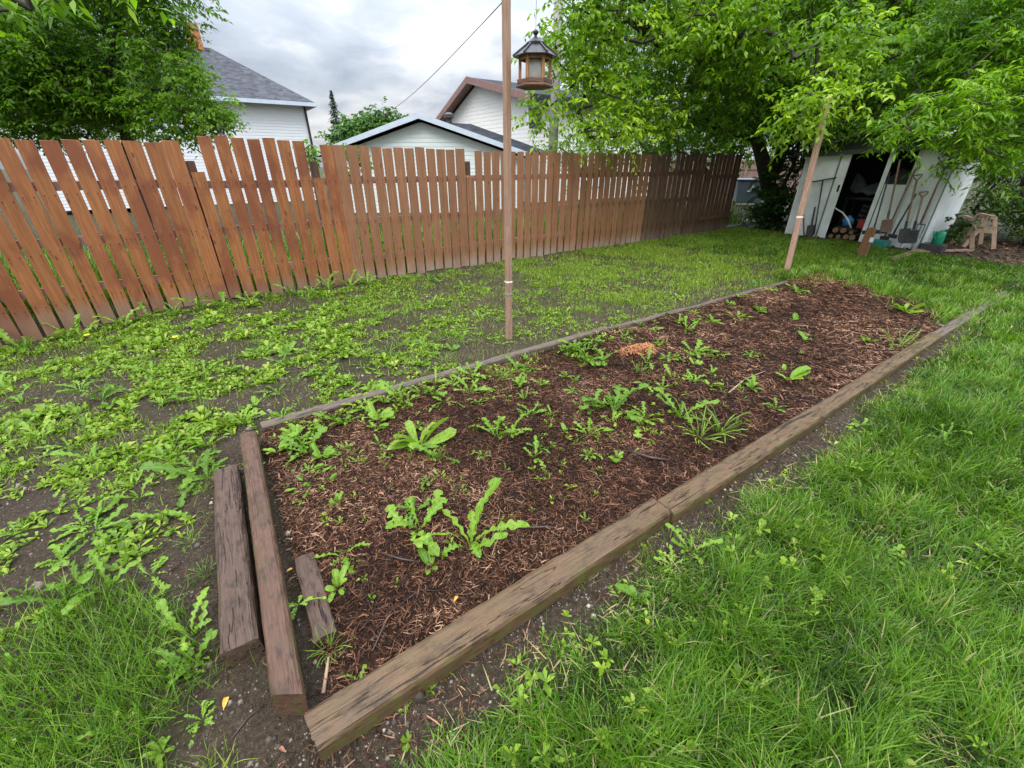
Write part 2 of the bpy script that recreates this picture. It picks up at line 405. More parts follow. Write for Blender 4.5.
M['weed'] = m_leaf('weed_leaves', [(0, (.062, .145, .010)), (.5, (.145, .28, .018)), (1, (.26, .40, .045))], .32, .36, 'obj', True)
M['cover'] = m_leaf('ground_cover_leaves', [(0, (.075, .14, .010)), (.45, (.155, .27, .016)), (.85, (.26, .37, .035)), (1, (.36, .35, .09))], .30, .4)
M['maple'] = m_leaf('maple_leaves', [(0, (.030, .075, .006)), (.4, (.075, .165, .010)), (.7, (.15, .275, .014)), (1, (.33, .46, .03))], .42, .4)
M['maple_light'] = m_leaf('bright_maple_leaves', [(0, (.035, .090, .007)), (.4, (.10, .215, .012)), (.75, (.22, .37, .02)), (1, (.38, .51, .035))], .45, .4)
M['dark_tree'] = m_leaf('deep_green_leaves', [(0, (.036, .085, .010)), (.5, (.095, .195, .016)), (1, (.22, .36, .032))], .48, .4)
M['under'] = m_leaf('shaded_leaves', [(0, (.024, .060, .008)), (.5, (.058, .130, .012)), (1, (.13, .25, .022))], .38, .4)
M['ivy'] = m_leaf('ivy_leaves', [(0, (.016, .045, .008)), (.6, (.04, .10, .014)), (1, (.10, .20, .03))], .3, .4)
M['far_tree'] = m_leaf('far_tree_leaves', [(0, (.04, .10, .02)), (1, (.10, .22, .04))], .3, .5)
M['spruce'] = m_leaf('spruce_needles', [(0, (.03, .055, .035)), (1, (.075, .115, .07))], .1, .6)
M['yellow_leaf'] = m_plain('yellow_dead_leaf', (.52, .27, .035), .5, .3, 40)
M['brown_leaf'] = m_plain('brown_dead_leaf', (.22, .10, .05), .6, .3, 40)
M['petal'] = m_plain('yellow_petals', (.70, .50, .02), .6, .15, 40)

# ------------------------------------------------------------------ ground sheet
def graded(lo, hi, step, far):
    core = np.arange(lo, hi, step); out = []
    d = step; x = core[-1]
    while x < far: d *= 1.16; x += d; out.append(x)
    d = step; x = core[0]; inn = []
    while x > -far: d *= 1.16; x -= d; inn.append(x)
    return np.concatenate([np.array(inn[::-1]), core, np.array(out)])
gx = graded(-2.0, 5.0, .025, 180); gy = graded(-.9, 4.2, .025, 180)
X, Y = np.meshgrid(gx, gy)
xf, yf = X.ravel(), Y.ravel()
Z = height(xf, yf)
nx, ny = len(gx), len(gy)
idx = np.arange(nx * ny).reshape(ny, nx)
quads = np.stack([idx[:-1, :-1], idx[:-1, 1:], idx[1:, 1:], idx[1:, :-1]], -1).reshape(-1, 4)
beyond = np.clip(sstep(6.6, 7.0, yf) + sstep(13.5, 15, xf) + sstep(-3, -5, xf) + sstep(-2.5, -4, yf), 0, 1)
gm = np_mesh('ground', np.stack([xf, yf, Z], 1), quads, True,
             {'lawn': np.clip(z_lawn(xf, yf) + .55 * z_patch(xf, yf) + beyond, 0, 1), 'mulch': z_mulch(xf, yf)})
tag(link('ground', gm, M['ground']), kind='structure')

def in_view(x, y, z=0.0, pad=60):
    """keeps scattered ground cover to the part of the garden near the picture (with a margin)"""
    c, s = math.cos(YAW), math.sin(YAW)
    a = x * c - y * s; d = x * s + y * c
    dep = d * math.cos(PITCH) - (z - CAM_H) * math.sin(PITCH); h = d * math.sin(PITCH) + (z - CAM_H) * math.cos(PITCH)
    dep = np.maximum(dep, .05); u = 512 + F_PX * a / dep; v = 384 - F_PX * h / dep
    return (u > -pad - 60) & (u < 1084 + pad) & (v > 100) & (v < 800 + pad)

# ------------------------------------------------------------------ grass
def blades(x, y, z, L, W, lean, curl, rnd, segs=3, az=None):
    n = len(x); az = rng.uniform(0, 2 * np.pi, n) if az is None else az
    dx, dy = np.cos(az), np.sin(az)
    tw = az + np.pi / 2 + rng.normal(0, .5, n); wx, wy = np.cos(tw), np.sin(tw)
    P = np.stack([x, y, z], 1); V = np.zeros((n, (segs + 1) * 2, 3), np.float32); th = lean.copy()
    for k in range(segs + 1):
        w = W * (1 - (k / segs) ** 1.6 * .93) * .5
        V[:, 2 * k] = P - np.stack([wx * w, wy * w, 0 * w], 1); V[:, 2 * k + 1] = P + np.stack([wx * w, wy * w, 0 * w], 1)
        st = L / segs
        P = P + np.stack([dx * np.sin(th) * st, dy * np.sin(th) * st, np.cos(th) * st], 1); th = th + curl / segs
    base = (np.arange(n) * (segs + 1) * 2)[:, None, None]
    q = np.array([[2 * k, 2 * k + 1, 2 * k + 3, 2 * k + 2] for k in range(segs)])[None]
    return V.reshape(-1, 3), (base + q).reshape(-1, 4), np.repeat(rnd, (segs + 1) * 2)
def scatter(x0, x1, y0, y1, dens, fn, clump=0.0):
    n = int((x1 - x0) * (y1 - y0) * dens)
    x = rng.uniform(x0, x1, n); y = rng.uniform(y0, y1, n)
    keep = (rng.random(n) < fn(x, y)) & in_view(x, y, 0, 420)
    return x[keep], y[keep]
class Pile:
    def __init__(s): s.V = []; s.F = []; s.A = []; s.n = 0
    def add(s, V, Fq, a): s.V.append(V); s.F.append(Fq + s.n); s.A.append(a); s.n += len(V)
    def build(s, name, mat, label, cat, parent=None, smooth=False):
        me = np_mesh(name, np.concatenate(s.V), np.concatenate(s.F), smooth, {'rnd': np.concatenate(s.A)})
        o = link(name, me, mat, parent)
        if label: tag(o, label, cat, kind='stuff')
        return o

lawn = Pile()
def lawn_patch(x0, x1, y0, y1, dens, Lr, Wr, fn=z_lawn, segs=3, broad=.06):
    x, y = scatter(x0, x1, y0, y1, dens, fn); n = len(x)
    tuft = fbm(x * 9, y * 9, 61, 2); cl = fbm(x * 3.2, y * 3.2, 63); big = fbm(x * 1.1, y * 1.1, 65)
    keep = rng.random(n) < .45 + 1.3 * sstep(.32, .62, tuft) * (.5 + .5 * sstep(.3, .55, cl))
    x, y, tuft, cl, big = x[keep], y[keep], tuft[keep], cl[keep], big[keep]; n = len(x)
    edge = np.clip((.66 - y) * 3.0 + .35, .35, 1) if x1 < 5 else 1.0
    L = rng.uniform(*Lr, n) * (.45 + .6 * cl + .6 * tuft) * edge; W = rng.uniform(*Wr, n)
    wide = rng.random(n) < broad; W = np.where(wide, W * 2.2, W); L = np.where(wide, L * .8, L)
    lean = np.abs(rng.normal(.55, .38, n)); curl = rng.normal(.8, .55, n)
    az = 9 * fbm(x * 3.6, y * 3.6, 67, 2) + rng.normal(0, 1.35, n)
    rnd = np.clip(.05 + .52 * rng.random(n) + .6 * (big - .5) + .75 * (tuft - .45) + (rng.random(n) < .06) * .6, 0, 1)
    lawn.add(*blades(x, y, height(x, y) - .004, L, W, lean, curl, rnd, segs, az))
    m = n // 7; k = rng.integers(0, n, m)          # flattened straw-coloured thatch between the tufts
    lawn.add(*blades(x[k] + rng.normal(0, .02, m), y[k] + rng.normal(0, .02, m), height(x[k], y[k]) + .004, rng.uniform(.03, .10, m), rng.uniform(*Wr, m), rng.uniform(1.2, 1.5, m), rng.normal(.1, .2, m), np.where(rng.random(m) < .6, 1.0, .1), segs))
lawn_patch(-.4, 2.2, -2.0, .9, 16500, (.045, .15), (.0024, .0060))
lawn_patch(2.2, 4.5, -2.8, 1.2, 10500, (.045, .14), (.0033, .0074))
lawn_patch(4.5, 8.0, -4.2, 3.2, 4800, (.05, .12), (.006, .012), broad=.03)
lawn_patch(8.0, 12.5, -5.5, 6.4, 2800, (.04, .085), (.008, .015), broad=.02)
lawn.build('lawn_grass', M['grass'], 'long wet green lawn grass growing along the right side of the bed and up to the shed', 'grass')

thin = Pile(); clump_ = Pile(); thin_ = thin
def thin_patch(x0, x1, y0, y1, dens, Lr, Wr, fn):
    x, y = scatter(x0, x1, y0, y1, dens, fn); n = len(x)
    L = rng.uniform(*Lr, n); W = rng.uniform(*Wr, n)
    thin.add(*blades(x, y, height(x, y) - .004, L, W, np.abs(rng.normal(.5, .4, n)), rng.normal(.6, .5, n), np.clip(rng.random(n) * .9 + (rng.random(n) < .06) * .4, 0, 1), 2))
def left_clump(x, y):
    d = np.hypot((x + .86) / .42, (y - 1.35) / .62); return sstep(1.15, .45, d + .7 * (fbm(x * 6, y * 6, 71) - .5))
thin = clump_; thin_patch(-1.7, -.2, .5, 2.3, 9500, (.06, .18), (.002, .0046), left_clump); thin = thin_
clump_.build('grass_clump', M['grass'], 'tangled clump of long grass at the bottom left beside the short cracked timber', 'grass')
def left_low(x, y): return .6 * sstep(.44, .62, fbm(x * 3.1, y * 3.1, 77)) * sstep(-.22, -.5, x)
thin_patch(-2.4, -.2, .4, 4.0, 4200, (.03, .09), (.002, .0042), left_low)
def corner_tuft(x, y):
    return sstep(1.2, .3, np.hypot((x + .42) / .10, (y - .86) / .16) + .6 * (fbm(x * 9, y * 9, 79) - .5))
thin_patch(-.8, -.2, .5, 1.3, 7000, (.05, .12), (.002, .004), corner_tuft)
thin_patch(-2.8, 4.0, 2.95, 6.6, 2600, (.03, .08), (.0028, .0065), lambda x, y: .16 + .12 * sstep(.5, 3, x) + z_patch(x, y) * .6 * sstep(.40, .54, fbm(x * 4.2, y * 4.6, 22, 2)))
thin_patch(4.0, 12.2, 3.0, 6.6, 3600, (.03, .08), (.005, .010), lambda x, y: np.clip(.14 + (z_patch(x, y) * .8 + .25 * sstep(5, 9, x)) * sstep(.34, .56, fbm(x * 2.2, y * 2.2, 24, 3)) + .05, 0, 1))
thin_patch(6.2, 9.2, .9, 3.0, 900, (.06, .18), (.004, .007), lambda x, y: sstep(.5, .62, fbm(x * 2.5, y * 2.5, 83)) * sstep(6.3, 8, x))
thin_patch(0, 7, .56, .82, 1500, (.03, .08), (.002, .004), lambda x, y: sstep(.5, .7, fbm(x * 4, y * 6, 87)))
thin_patch(.0, 6.5, 2.72, 3.2, 500, (.04, .10), (.003, .005), lambda x, y: sstep(.5, .7, fbm(x * 3, y * 5, 89)))
thin.build('thin_grass', M['grass_thin'], 'thin patchy grass coming up through the bare soil between bed and fence', 'grass')

# tall growth on the neighbour's side, seen through the gaps of the fence
nb = Pile()
x, y = rng.uniform(-4, 13, 15000), rng.uniform(6.75, 9.5, 15000); n = len(x)
nb.add(*blades(x, y, np.zeros(n), rng.uniform(.2, .85, n) * (.4 + fbm(x * 1.5, y * 1.5, 91)), rng.uniform(.012, .03, n), np.abs(rng.normal(.25, .25, n)), rng.normal(.6, .4, n), rng.random(n), 2))
nb.build('tall_grass', M['grass'], 'tall uncut grass growing behind the wooden fence', 'grass')

# ------------------------------------------------------------------ mulch, crumbs
mul = Pile()
def strands(n, x0, x1, y0, y1, Lr, Wr, fn):
    x = rng.uniform(x0, x1, n); y = rng.uniform(y0, y1, n); k = (rng.random(n) < fn(x, y)) & in_view(x, y, 0, 420); x, y = x[k], y[k]; n = len(x)
    L = rng.uniform(*Lr, n) * np.exp(rng.normal(0, .35, n)); W = rng.uniform(*Wr, n); az = rng.uniform(0, 2 * np.pi, n); tilt = rng.normal(0, .22, n); bend = rng.normal(0, .5, n)
    roll = rng.normal(0, .6, n)
    z = height(x, y) + rng.uniform(-.002, .012, n); V = np.zeros((n, 6, 3), np.float32)
    for i, s in enumerate((-.5, 0, .5)):
        a = az + bend * s
        px = x + np.cos(a) * L * s; py = y + np.sin(a) * L * s; pz = z + np.sin(tilt) * L * s + (.25 - s * s) * L * .12
        w = W * (.5 if s == 0 else .32)
        ox, oy, oz = -np.sin(a) * w * np.cos(roll), np.cos(a) * w * np.cos(roll), np.sin(roll) * w
        V[:, 2 * i] = np.stack([px - ox, py - oy, pz - oz], 1); V[:, 2 * i + 1] = np.stack([px + ox, py + oy, pz + oz], 1)
    b = (np.arange(n) * 6)[:, None, None]; q = np.array([[0, 1, 3, 2], [2, 3, 5, 4]])[None]
    big = fbm(x * 1.5, y * 1.5, 95)
    mid = fbm(x * 4.5, y * 4.5, 96)
    r = np.clip(rng.random(n) ** 1.25 * .95 + .7 * (big - .5) + .5 * (mid - .5) + .12 * sstep(1.5, 5, x), 0, 1)
    mul.add(V.reshape(-1, 3), (b + q).reshape(-1, 4), np.repeat(r, 6))
strands(64000, -.1, 2.6, .88, 2.9, (.010, .05), (.0016, .0055), z_mulch)
strands(52000, 2.6, 8.8, .88, 2.9, (.018, .07), (.003, .009), z_mulch)
def spill(x, y): return .55 * sstep(.60, .68, y) * sstep(.83, .78, y) * sstep(.45, .6, fbm(x * 4, y * 4, 97)) + .8 * sstep(.5, .0, np.hypot(x + .1, y - .75) - .1)
strands(9000, -.5, 6, .45, .9, (.012, .05), (.002, .005), spill)
strands(2500, -.6, 0.0, .5, 2.8, (.012, .05), (.002, .005), lambda x, y: .7 * sstep(.45, .6, fbm(x * 5, y * 5, 99)))
def straw(x, y): return .5 * (1 - z_mulch(x, y)) * (1 - z_lawn(x, y)) * sstep(.4, .6, fbm(x * 4, y * 4, 101))
mk = len(mul.A); strands(5500, -2.2, 4, .45, 4.5, (.012, .06), (.0012, .003), straw); mul.A[mk] = np.clip(mul.A[mk] * .7 + .38, 0, 1)
mul.build('bark_mulch', M['chips'], 'dark red-brown shredded bark mulch covering the timber-edged bed', 'mulch')

cr = Pile()
def crumbs(n, x0, x1, y0, y1, sr, fn):
    x = rng.uniform(x0, x1, n); y = rng.uniform(y0, y1, n); k = (rng.random(n) < fn(x, y)) & in_view(x, y, 0, 420); x, y = x[k], y[k]; n = len(x)
    s = rng.uniform(*sr, n) * np.exp(rng.normal(0, .5, n)); z = height(x, y)
    T = np.array([[-1, 0, 0], [0, -1, 0], [1, 0, 0], [0, 1, 0], [0, 0, .9], [0, 0, -.5]])
    V = T[None] * s[:, None, None] * rng.uniform(.6, 1.3, (n, 6, 1)); a = rng.uniform(0, 6.28, n); c, si = np.cos(a)[:, None], np.sin(a)[:, None]
    V = np.stack([V[:, :, 0] * c - V[:, :, 1] * si + x[:, None], V[:, :, 0] * si + V[:, :, 1] * c + y[:, None], V[:, :, 2] + z[:, None]], -1)
    f = np.array([[0, 1, 4], [1, 2, 4], [2, 3, 4], [3, 0, 4], [1, 0, 5], [2, 1, 5], [3, 2, 5], [0, 3, 5]])[None]
    cr.add(V.reshape(-1, 3), ((np.arange(n) * 6)[:, None, None] + f).reshape(-1, 3), np.repeat(rng.random(n) ** 1.2, 6))
bare = lambda x, y: (1 - z_mulch(x, y)) * (1 - z_lawn(x, y) * .9)
crumbs(16000, -1.6, .2, .45, 3.4, (.0016, .0045), bare)
crumbs(9000, -.2, 3.5, .5, .9, (.0016, .005), bare)
crumbs(14000, -2.5, 6, 2.8, 6.5, (.003, .009), bare)
cr.build('soil_crumbs', M['crumbs'], 'loose crumbs and clods of damp grey-brown soil', 'soil')

# cedar shreds patch
ced = Pile()
c0 = G(640, 350, .05)
n = 520; a = rng.uniform(0, 6.28, n); r = rng.random(n) ** .62 * (1 + .25 * np.sin(a * 3)); x = c0.x + np.cos(a) * r * .20; y = c0.y + np.sin(a) * r * .12
L = rng.uniform(.02, .06, n); az = rng.uniform(0, 6.28, n); z = height(x, y) + .012 + .035 * (1 - r) * rng.random(n)
V = np.zeros((n, 4, 3)); dx, dy = np.cos(az) * L / 2, np.sin(az) * L / 2; wx, wy = -np.sin(az) * .004, np.cos(az) * .004; tz = rng.normal(0, .006, n)
for i, (sa, sb) in enumerate(((-1, -1), (1, -1), (1, 1), (-1, 1))): V[:, i] = np.stack([x + sa * dx + sb * wx, y + sa * dy + sb * wy, z + sa * tz], 1)
ced.add(V.reshape(-1, 3), np.arange(n * 4).reshape(-1, 4), np.repeat(rng.random(n), 4))
ced.build('wood_shreds', M['cedar'], 'small heap of fresh orange wood shreds on the dark mulch', 'wood shreds')

# ------------------------------------------------------------------ timbers
def timber(name, A, B, w, h, mat, label, cat='timber', seed=0, wear=1.0, roll=0.0, group=None, cutA=0.0, cutB=0.0):
    """A, B: centres of the bottom face of both ends"""
    A, B = Vector(A), Vector(B); d = B - A; Ln = d.length; ex = d.normalized(); ey = Vector((0, 0, 1)).cross(ex).normalized(); ez = ex.cross(ey)
    ns = max(24, int(Ln / .035)); c = min(w, h) * .19
    sec = []
    pts = [(-w / 2 + c, 0), (-w / 6, 0), (w / 6, 0), (w / 2 - c, 0), (w / 2, c), (w / 2, h * .5), (w / 2, h - c), (w / 2 - c * .35, h - c * .35), (w / 2 - c, h), (w / 4, h), (w / 12, h), (-w / 12, h), (-w / 4, h),
           (-w / 2 + c, h), (-w / 2 + c * .35, h - c * .35), (-w / 2, h - c), (-w / 2, h * .5), (-w / 2, c)]
    k = len(pts); V = []
    for i in range(ns + 1):
        s = i / ns * Ln
        for j, (a, b) in enumerate(pts):
            e = 1.0 if (abs(a) > w * .34 and b > h * .6) else .5
            n1 = float(fbm(s * 3 + seed * 7.3, j * .9 + seed, 200 + seed)) - .5; n2 = float(vnoise(s * 16 + seed, j * 1.7, 230 + seed)) - .5
            q = 1 - (n1 * .13 + n2 * .075) * wear * e
            endx = s + (cutA * a * (1 - i / ns) + cutB * a * (i / ns))
            bite = 0.0
            if i in (0, ns): bite = (float(vnoise(j * 1.1, seed * 3.1, 260 + seed)) - .5) * .009 * wear
            V.append((endx + bite, a * q, h / 2 + (b - h / 2) * q + .004 * wear * n1))
    Fs = []
    for i in range(ns):
        for j in range(k):
            j2 = (j + 1) % k; Fs.append((i * k + j, (i + 1) * k + j, (i + 1) * k + j2, i * k + j2))
    Fs.append(tuple(range(k))); Fs.append(tuple(ns * k + j for j in reversed(range(k))))
    me = bpy.data.meshes.new(name); me.from_pydata(V, [], Fs); me.update()
    o = link(name, me, mat)
    Mx = Matrix((ex, ey, ez)).transposed().to_4x4() @ Matrix.Rotation(roll, 4, 'X'); Mx.translation = A
    o.matrix_world = Mx
    return tag(o, label, cat, group)
zt = -.012
timber('landscape_timber', (-.15, .862, zt), (1.50, .872, zt), .125, .105, M['timber'], 'long grey-brown front timber whose cut end points at the camera', seed=1, cutA=-.12)
timber('landscape_timber', (1.512, .858, zt), (3.20, .845, zt), .12, .095, M['timber'], 'middle timber of the front bed edge, worn and pale', seed=2)
timber('landscape_timber', (3.215, .85, zt), (5.82, .86, zt), .108, .080, M['timber'], 'far straight timber of the front bed edge, running into the grass', seed=3)
timber('landscape_timber', (5.85, .86, -.03), (8.8, .83, -.04), .10, .085, M['timber_grey'], 'grass-covered timber continuing the front edge beyond the mulch', seed=4)
timber('landscape_timber', (-.195, .985, -.005), (-.145, 2.70, 0), .092, .125, M['timber_red'], 'smooth wet reddish timber closing the near end of the bed', seed=5, wear=.6, cutA=.55, roll=.08)
timber('landscape_timber', (-.305, 1.275, -.01), (-.285, 2.46, -.015), .125, .092, M['timber_old'], 'short cracked dark timber lying outside the end of the bed', seed=6, wear=1.4, cutA=.15)
timber('board_offcut', (-.045, 1.17, .0), (-.04, 1.62, -.012), .085, .035, M['timber_old'], 'short split board half buried in mulch beside the end timber', 'board', seed=7, wear=1.6)
timber('edging_board', (-.06, 2.875, -.02), (3.2, 2.90, -.02), .078, .082, M['timber_grey'], 'narrow grey board edging the back of the bed near the tall pole', 'board', seed=8)
timber('edging_board', (3.22, 2.885, -.03), (6.9, 2.82, -.035), .075, .08, M['timber_grey'], 'far half of the back edging board, sinking into the soil', 'board', seed=9)
p0, p1 = G(888, 262, .0), G(925, 250, .0)
timber('plank', (p0.x, p0.y, 0), (p1.x, p1.y, 0), .14, .05, M['raw_wood'], 'weathered plank lying on the grass in front of the shed tools', 'plank', seed=10)

# ------------------------------------------------------------------ posts
def post(name, base, top, w, mat, label, cat, bands=()):
    r = empty(name, base, label, cat)
    v = Vector(top) - Vector(base)
    m = MB(); m.bar((0, 0, -.05), v, w, w, (1, 0, 0)); m.build('shaft', mat, r, bevel=w * .12)
    for f0, f1, mt, ww in bands:
        b = MB(); b.bar(v * f0, v * f1, ww, ww, (1, 0, 0)); b.build('joint_band', mt, r, bevel=.004)
    return r
pb = G(509, 339)
pole = post('pole', (pb.x, pb.y, 0), (pb.x - .01, pb.y + .01, 3.05), .054, M['post'], 'tall straight tan pole standing behind the back edging board', 'pole', [(.150, .158, M['shed_trim'], .058), (.19, .196, M['offwhite'], .058)])
hk = MB(); a0 = Vector((0, 0, 2.98)); fd = AT(535, 36, 4.0) - Vector((pb.x, pb.y, 0))
hk.tube([a0, Vector((fd.x * .5, fd.y * .5, 3.02)), Vector((fd.x * .92, fd.y * .92, 3.0)), Vector((fd.x, fd.y, 2.97))], .007, 8)
hk.build('hanging_bracket', M['black'], pole, smooth=True)
q = G(787, 270); top2 = AT(829, 97, 7.35)
post('post', (q.x, q.y, 0), tuple(top2), .074, M['post_pink'], 'leaning pinkish wooden post whose top disappears into the leaves', 'post', [(.33, .342, M['offwhite'], .078)])
q = G(861, 258); q2 = PX(871, 224, q.x)
st = empty('post_stub', (q.x, q.y, 0), 'short broken-off reddish post standing in front of the shed', 'post')
m = MB(); m.prism([(-.03, .085, -.05), (-.03, -.065, -.05), (-.03, -.06, .53), (-.03, .01, .55), (-.03, .075, .525)], (.07, 0, 0)); m.build('shaft', M['stub'], st, bevel=.006)
m = MB(); m.box(-.036, -.031, -.095, -.035, .30, .38); m.build('white_tag', M['white'], st)

# ------------------------------------------------------------------ bird feeder
fc = AT(535, 68, 3.95); feeder = empty('bird_feeder', tuple(fc), 'hexagonal wooden gazebo bird feeder with a dark roof, hanging beside the pole', 'bird feeder', rz=R(24)); feeder.scale = (.88, .88, .92)
S = 1.0
m = MB(); m.lathe([(.02, .0), (.160, .0), (.164, .008), (.160, .018), (.145, .030)], 6, (0, 0, -.135)); m.build('tray', M['feeder_base'], feeder)
m = MB()
for k in range(6):
    a, b = R(60 * k), R(60 * k + 60); r = .150
    m.bar((r * math.cos(a), r * math.sin(a), -.092), (r * math.cos(b), r * math.sin(b), -.100), .012, .028)
m.build('tray_rim', M['feeder_base'], feeder)
for k in range(6):
    a = R(60 * k); m = MB(); m.bar((.130 * math.cos(a), .130 * math.sin(a), -.108), (.130 * math.cos(a), .130 * math.sin(a), .075), .026, .026, (math.cos(a), math.sin(a), 0)); m.build('corner_post', M['feeder_wood'], feeder, bevel=.003)
m = MB()
for k in range(6):
    a, b = R(60 * k), R(60 * k + 60); r = .133
    m.bar((r * math.cos(a), r * math.sin(a), .062), (r * math.cos(b), r * math.sin(b), .062), .014, .026)
m.build('top_rail', M['feeder_wood'], feeder)
roof = MB(); roof.lathe([(.190, .070), (.192, .076), (.075, .150), (.06, .152)], 6); roof = roof.build('roof', M['slate'], feeder)
m = MB()
for k in range(6):
    a = R(60 * k); m.bar((.193 * math.cos(a), .193 * math.sin(a), .081), (.074 * math.cos(a), .074 * math.sin(a), .157), .014, .012)
m.build('ridge_strips', M['black'], roof)
m = MB(); m.lathe([(.076, .150), (.078, .165), (.068, .170), (.03, .196), (.012, .205), (.012, .214), (.022, .224), (.024, .236), (.014, .248), (.004, .252)], 12); m.build('finial', M['black'], roof, smooth=False)
m = MB(); m.lathe([(.055, -.105), (.058, .05), (.05, .06)], 12); m.build('seed_tube', M['offwhite'], feeder, smooth=True)
m = MB(); m.lathe([(.04, .0), (.045, .05), (.02, .06)], 10); m.build('tube_cap', M['black'], feeder)
hz = 2.97 - fc.z
m = MB(); m.tube([(0, 0, .25), (0, 0, hz)], .0018, 6); m.build('hanging_wire', M['black'], feeder)

# ------------------------------------------------------------------ fence
FY = 6.53; fence = empty('wooden_fence', (4.5, FY, 0), 'long stained wooden picket fence of uneven brown boards behind the bed', 'fence')
def in_fence(o): o.location = (o.location.x - 4.5, o.location.y - FY, o.location.z); return o
pitch = .1636; x = -3.05; i = 0
low = [(.10, 1.50), (1.42, 1.42), (3.72, 1.40), (8.72, 1.40), (10.05, 1.42)]
while x < 11.35:
    lw = [h for c, h in low if abs(x - c) < pitch / 2]
    if x < .05: top = 1.795 + .004 * (x + 3)
    elif x < 1.4: top = 1.875 - .03 * (x / 1.4)
    elif x < 3.7: top = 1.80 - .01 * (x - 1.4)
    elif x < 8.7: top = 1.765
    else: top = 1.77 + .012 * ((i * 7) % 3)
    if lw: top = lw[0]
    top += random.uniform(-.012, .012)
    bot = float(height(x, FY)) + random.choice([.0, .015, .03, .02]); w = .135 + random.uniform(-.005, .005)
    if x > 3.7: w = .126 + random.uniform(-.006, .006)
    dbl = (-.45 < x < -.1) or (1.45 < x < 1.75) or (3.4 < x < 3.6) or (5.9 < x < 6.1)
    if dbl: w += .02
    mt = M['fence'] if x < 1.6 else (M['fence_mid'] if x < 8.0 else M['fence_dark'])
    th = .018; zz = top - bot
    V = []; Fs = []; N = 7
    bow = random.uniform(-.006, .006); tilt = random.uniform(-.007, .007)
    for k in range(N + 1):
        f = k / N; off = bow * math.sin(math.pi * f) + tilt * (f - .3); ow = random.uniform(-.0015, .0015)
        for a, b in ((-w / 2 + ow, -th / 2), (w / 2 + ow, -th / 2), (w / 2 + ow, th / 2), (-w / 2 + ow, th / 2)): V.append((a + off, b + tilt * .6 * f, f * zz))
    for k in range(N):
        for j in range(4): Fs.append((k * 4 + j, k * 4 + (j + 1) % 4, (k + 1) * 4 + (j + 1) % 4, (k + 1) * 4 + j))
    Fs += [(3, 2, 1, 0), tuple(N * 4 + j for j in range(4))]
    V[N * 4] = (V[N * 4][0], V[N * 4][1], V[N * 4][2] + random.uniform(-.006, .006))
    me = bpy.data.meshes.new('picket'); me.from_pydata(V, [], Fs); me.update()
    link('picket', me, mt, fence, (x - 4.5 + random.uniform(-.004, .004), random.uniform(-.006, .003), bot))
    x += pitch; i += 1
for (xa, xb), front in (((-3.1, .02), 0), ((.02, 1.36), 0), ((1.36, 3.66), 0), ((3.66, 6.0), 0), ((6.0, 8.65), 0), ((8.65, 10.0), 0), ((10.0, 11.40), 1)):
    for z in ((.34, .86, 1.38) if not front else (.38, 1.30)):
        dz = random.uniform(-.02, .02); y0 = .034 if not front else -.034
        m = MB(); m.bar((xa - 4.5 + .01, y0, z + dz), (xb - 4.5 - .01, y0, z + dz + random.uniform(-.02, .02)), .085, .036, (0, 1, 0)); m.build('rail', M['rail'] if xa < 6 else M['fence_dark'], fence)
for xp in (-3.0, .02, 1.36, 3.66, 6.0, 8.65, 10.0, 11.42):
    m = MB(); m.bar((xp - 4.5, .105, -.2), (xp - 4.5, .105, 1.62), .09, .09, (1, 0, 0)); m.build('post', M['fence_dark'], fence, bevel=.004)

# ------------------------------------------------------------------ weeds
def lobed_leaf(L, W, el, az, curl, lobes=5, toothed=1.0, side=0.0, n=None):
    """midrib curve with ragged backward-pointing lobes, returns verts / quads / across"""
    V = []; Fs = []; A = []
    n = n or (lobes * 5 + 4 if toothed > .25 else 10)
    rr = random.Random(int(L * 1e5) + lobes)
    p = Vector((0, 0, 0)); th = el; dirh = Vector((math.cos(az), math.sin(az), 0)); sd = Vector((-math.sin(az), math.cos(az), 0))
    amp = [[rr.uniform(.65, 1.15) for _ in range(lobes + 2)] for _ in (0, 1)]
    for i in range(n + 1):
        t = i / n
        prof = .10 + 1.0 * (max(0, t - .10) ** .8) * (1.12 - t) ** .55 * 1.55
        if i == n: prof = .03
        ws = []
        for sdn in (0, 1):
            ph = t * lobes + .35 * sdn; z = ph % 1.0; k = int(ph)
            f = z / .7 if z < .7 else (1 - z) / .3
            saw = 1 - toothed * .88 * (1 - f) if t < .84 else 1 - toothed * .2 * (1 - f)
            w = W * .5 * prof * saw * (amp[sdn][k] if toothed > .25 else 1)
            ws.append(W * .05 if t < .1 else w)
        up = Vector((0, 0, 1)) * math.cos(th) - dirh * math.sin(th)
        bk = -(dirh * math.cos(th) + Vector((0, 0, 1)) * math.sin(th))
        fold = .28; wl, wr_ = ws
        V += [p - sd * wl + up * (wl * fold) + bk * (wl * .5 * toothed), p - sd * wl * .45 + up * (wl * fold * .35) + bk * (wl * .12), p,
              p + sd * wr_ * .45 + up * (wr_ * fold * .35) + bk * (wr_ * .12), p + sd * wr_ + up * (wr_ * fold) + bk * (wr_ * .5 * toothed)]
        A += [1, .5, 0, .5, 1]
        st = L / n
        p = p + (dirh * math.cos(th) + Vector((0, 0, 1)) * math.sin(th)) * st
        th -= curl / n
        if side: dirh = (Matrix.Rotation(side / n, 3, 'Z') @ dirh); sd = Vector((-dirh.y, dirh.x, 0))
    for i in range(n):
        for j in range(4): a = i * 5 + j; Fs.append((a, a + 1, a + 6, a + 5))
    return V, Fs, A
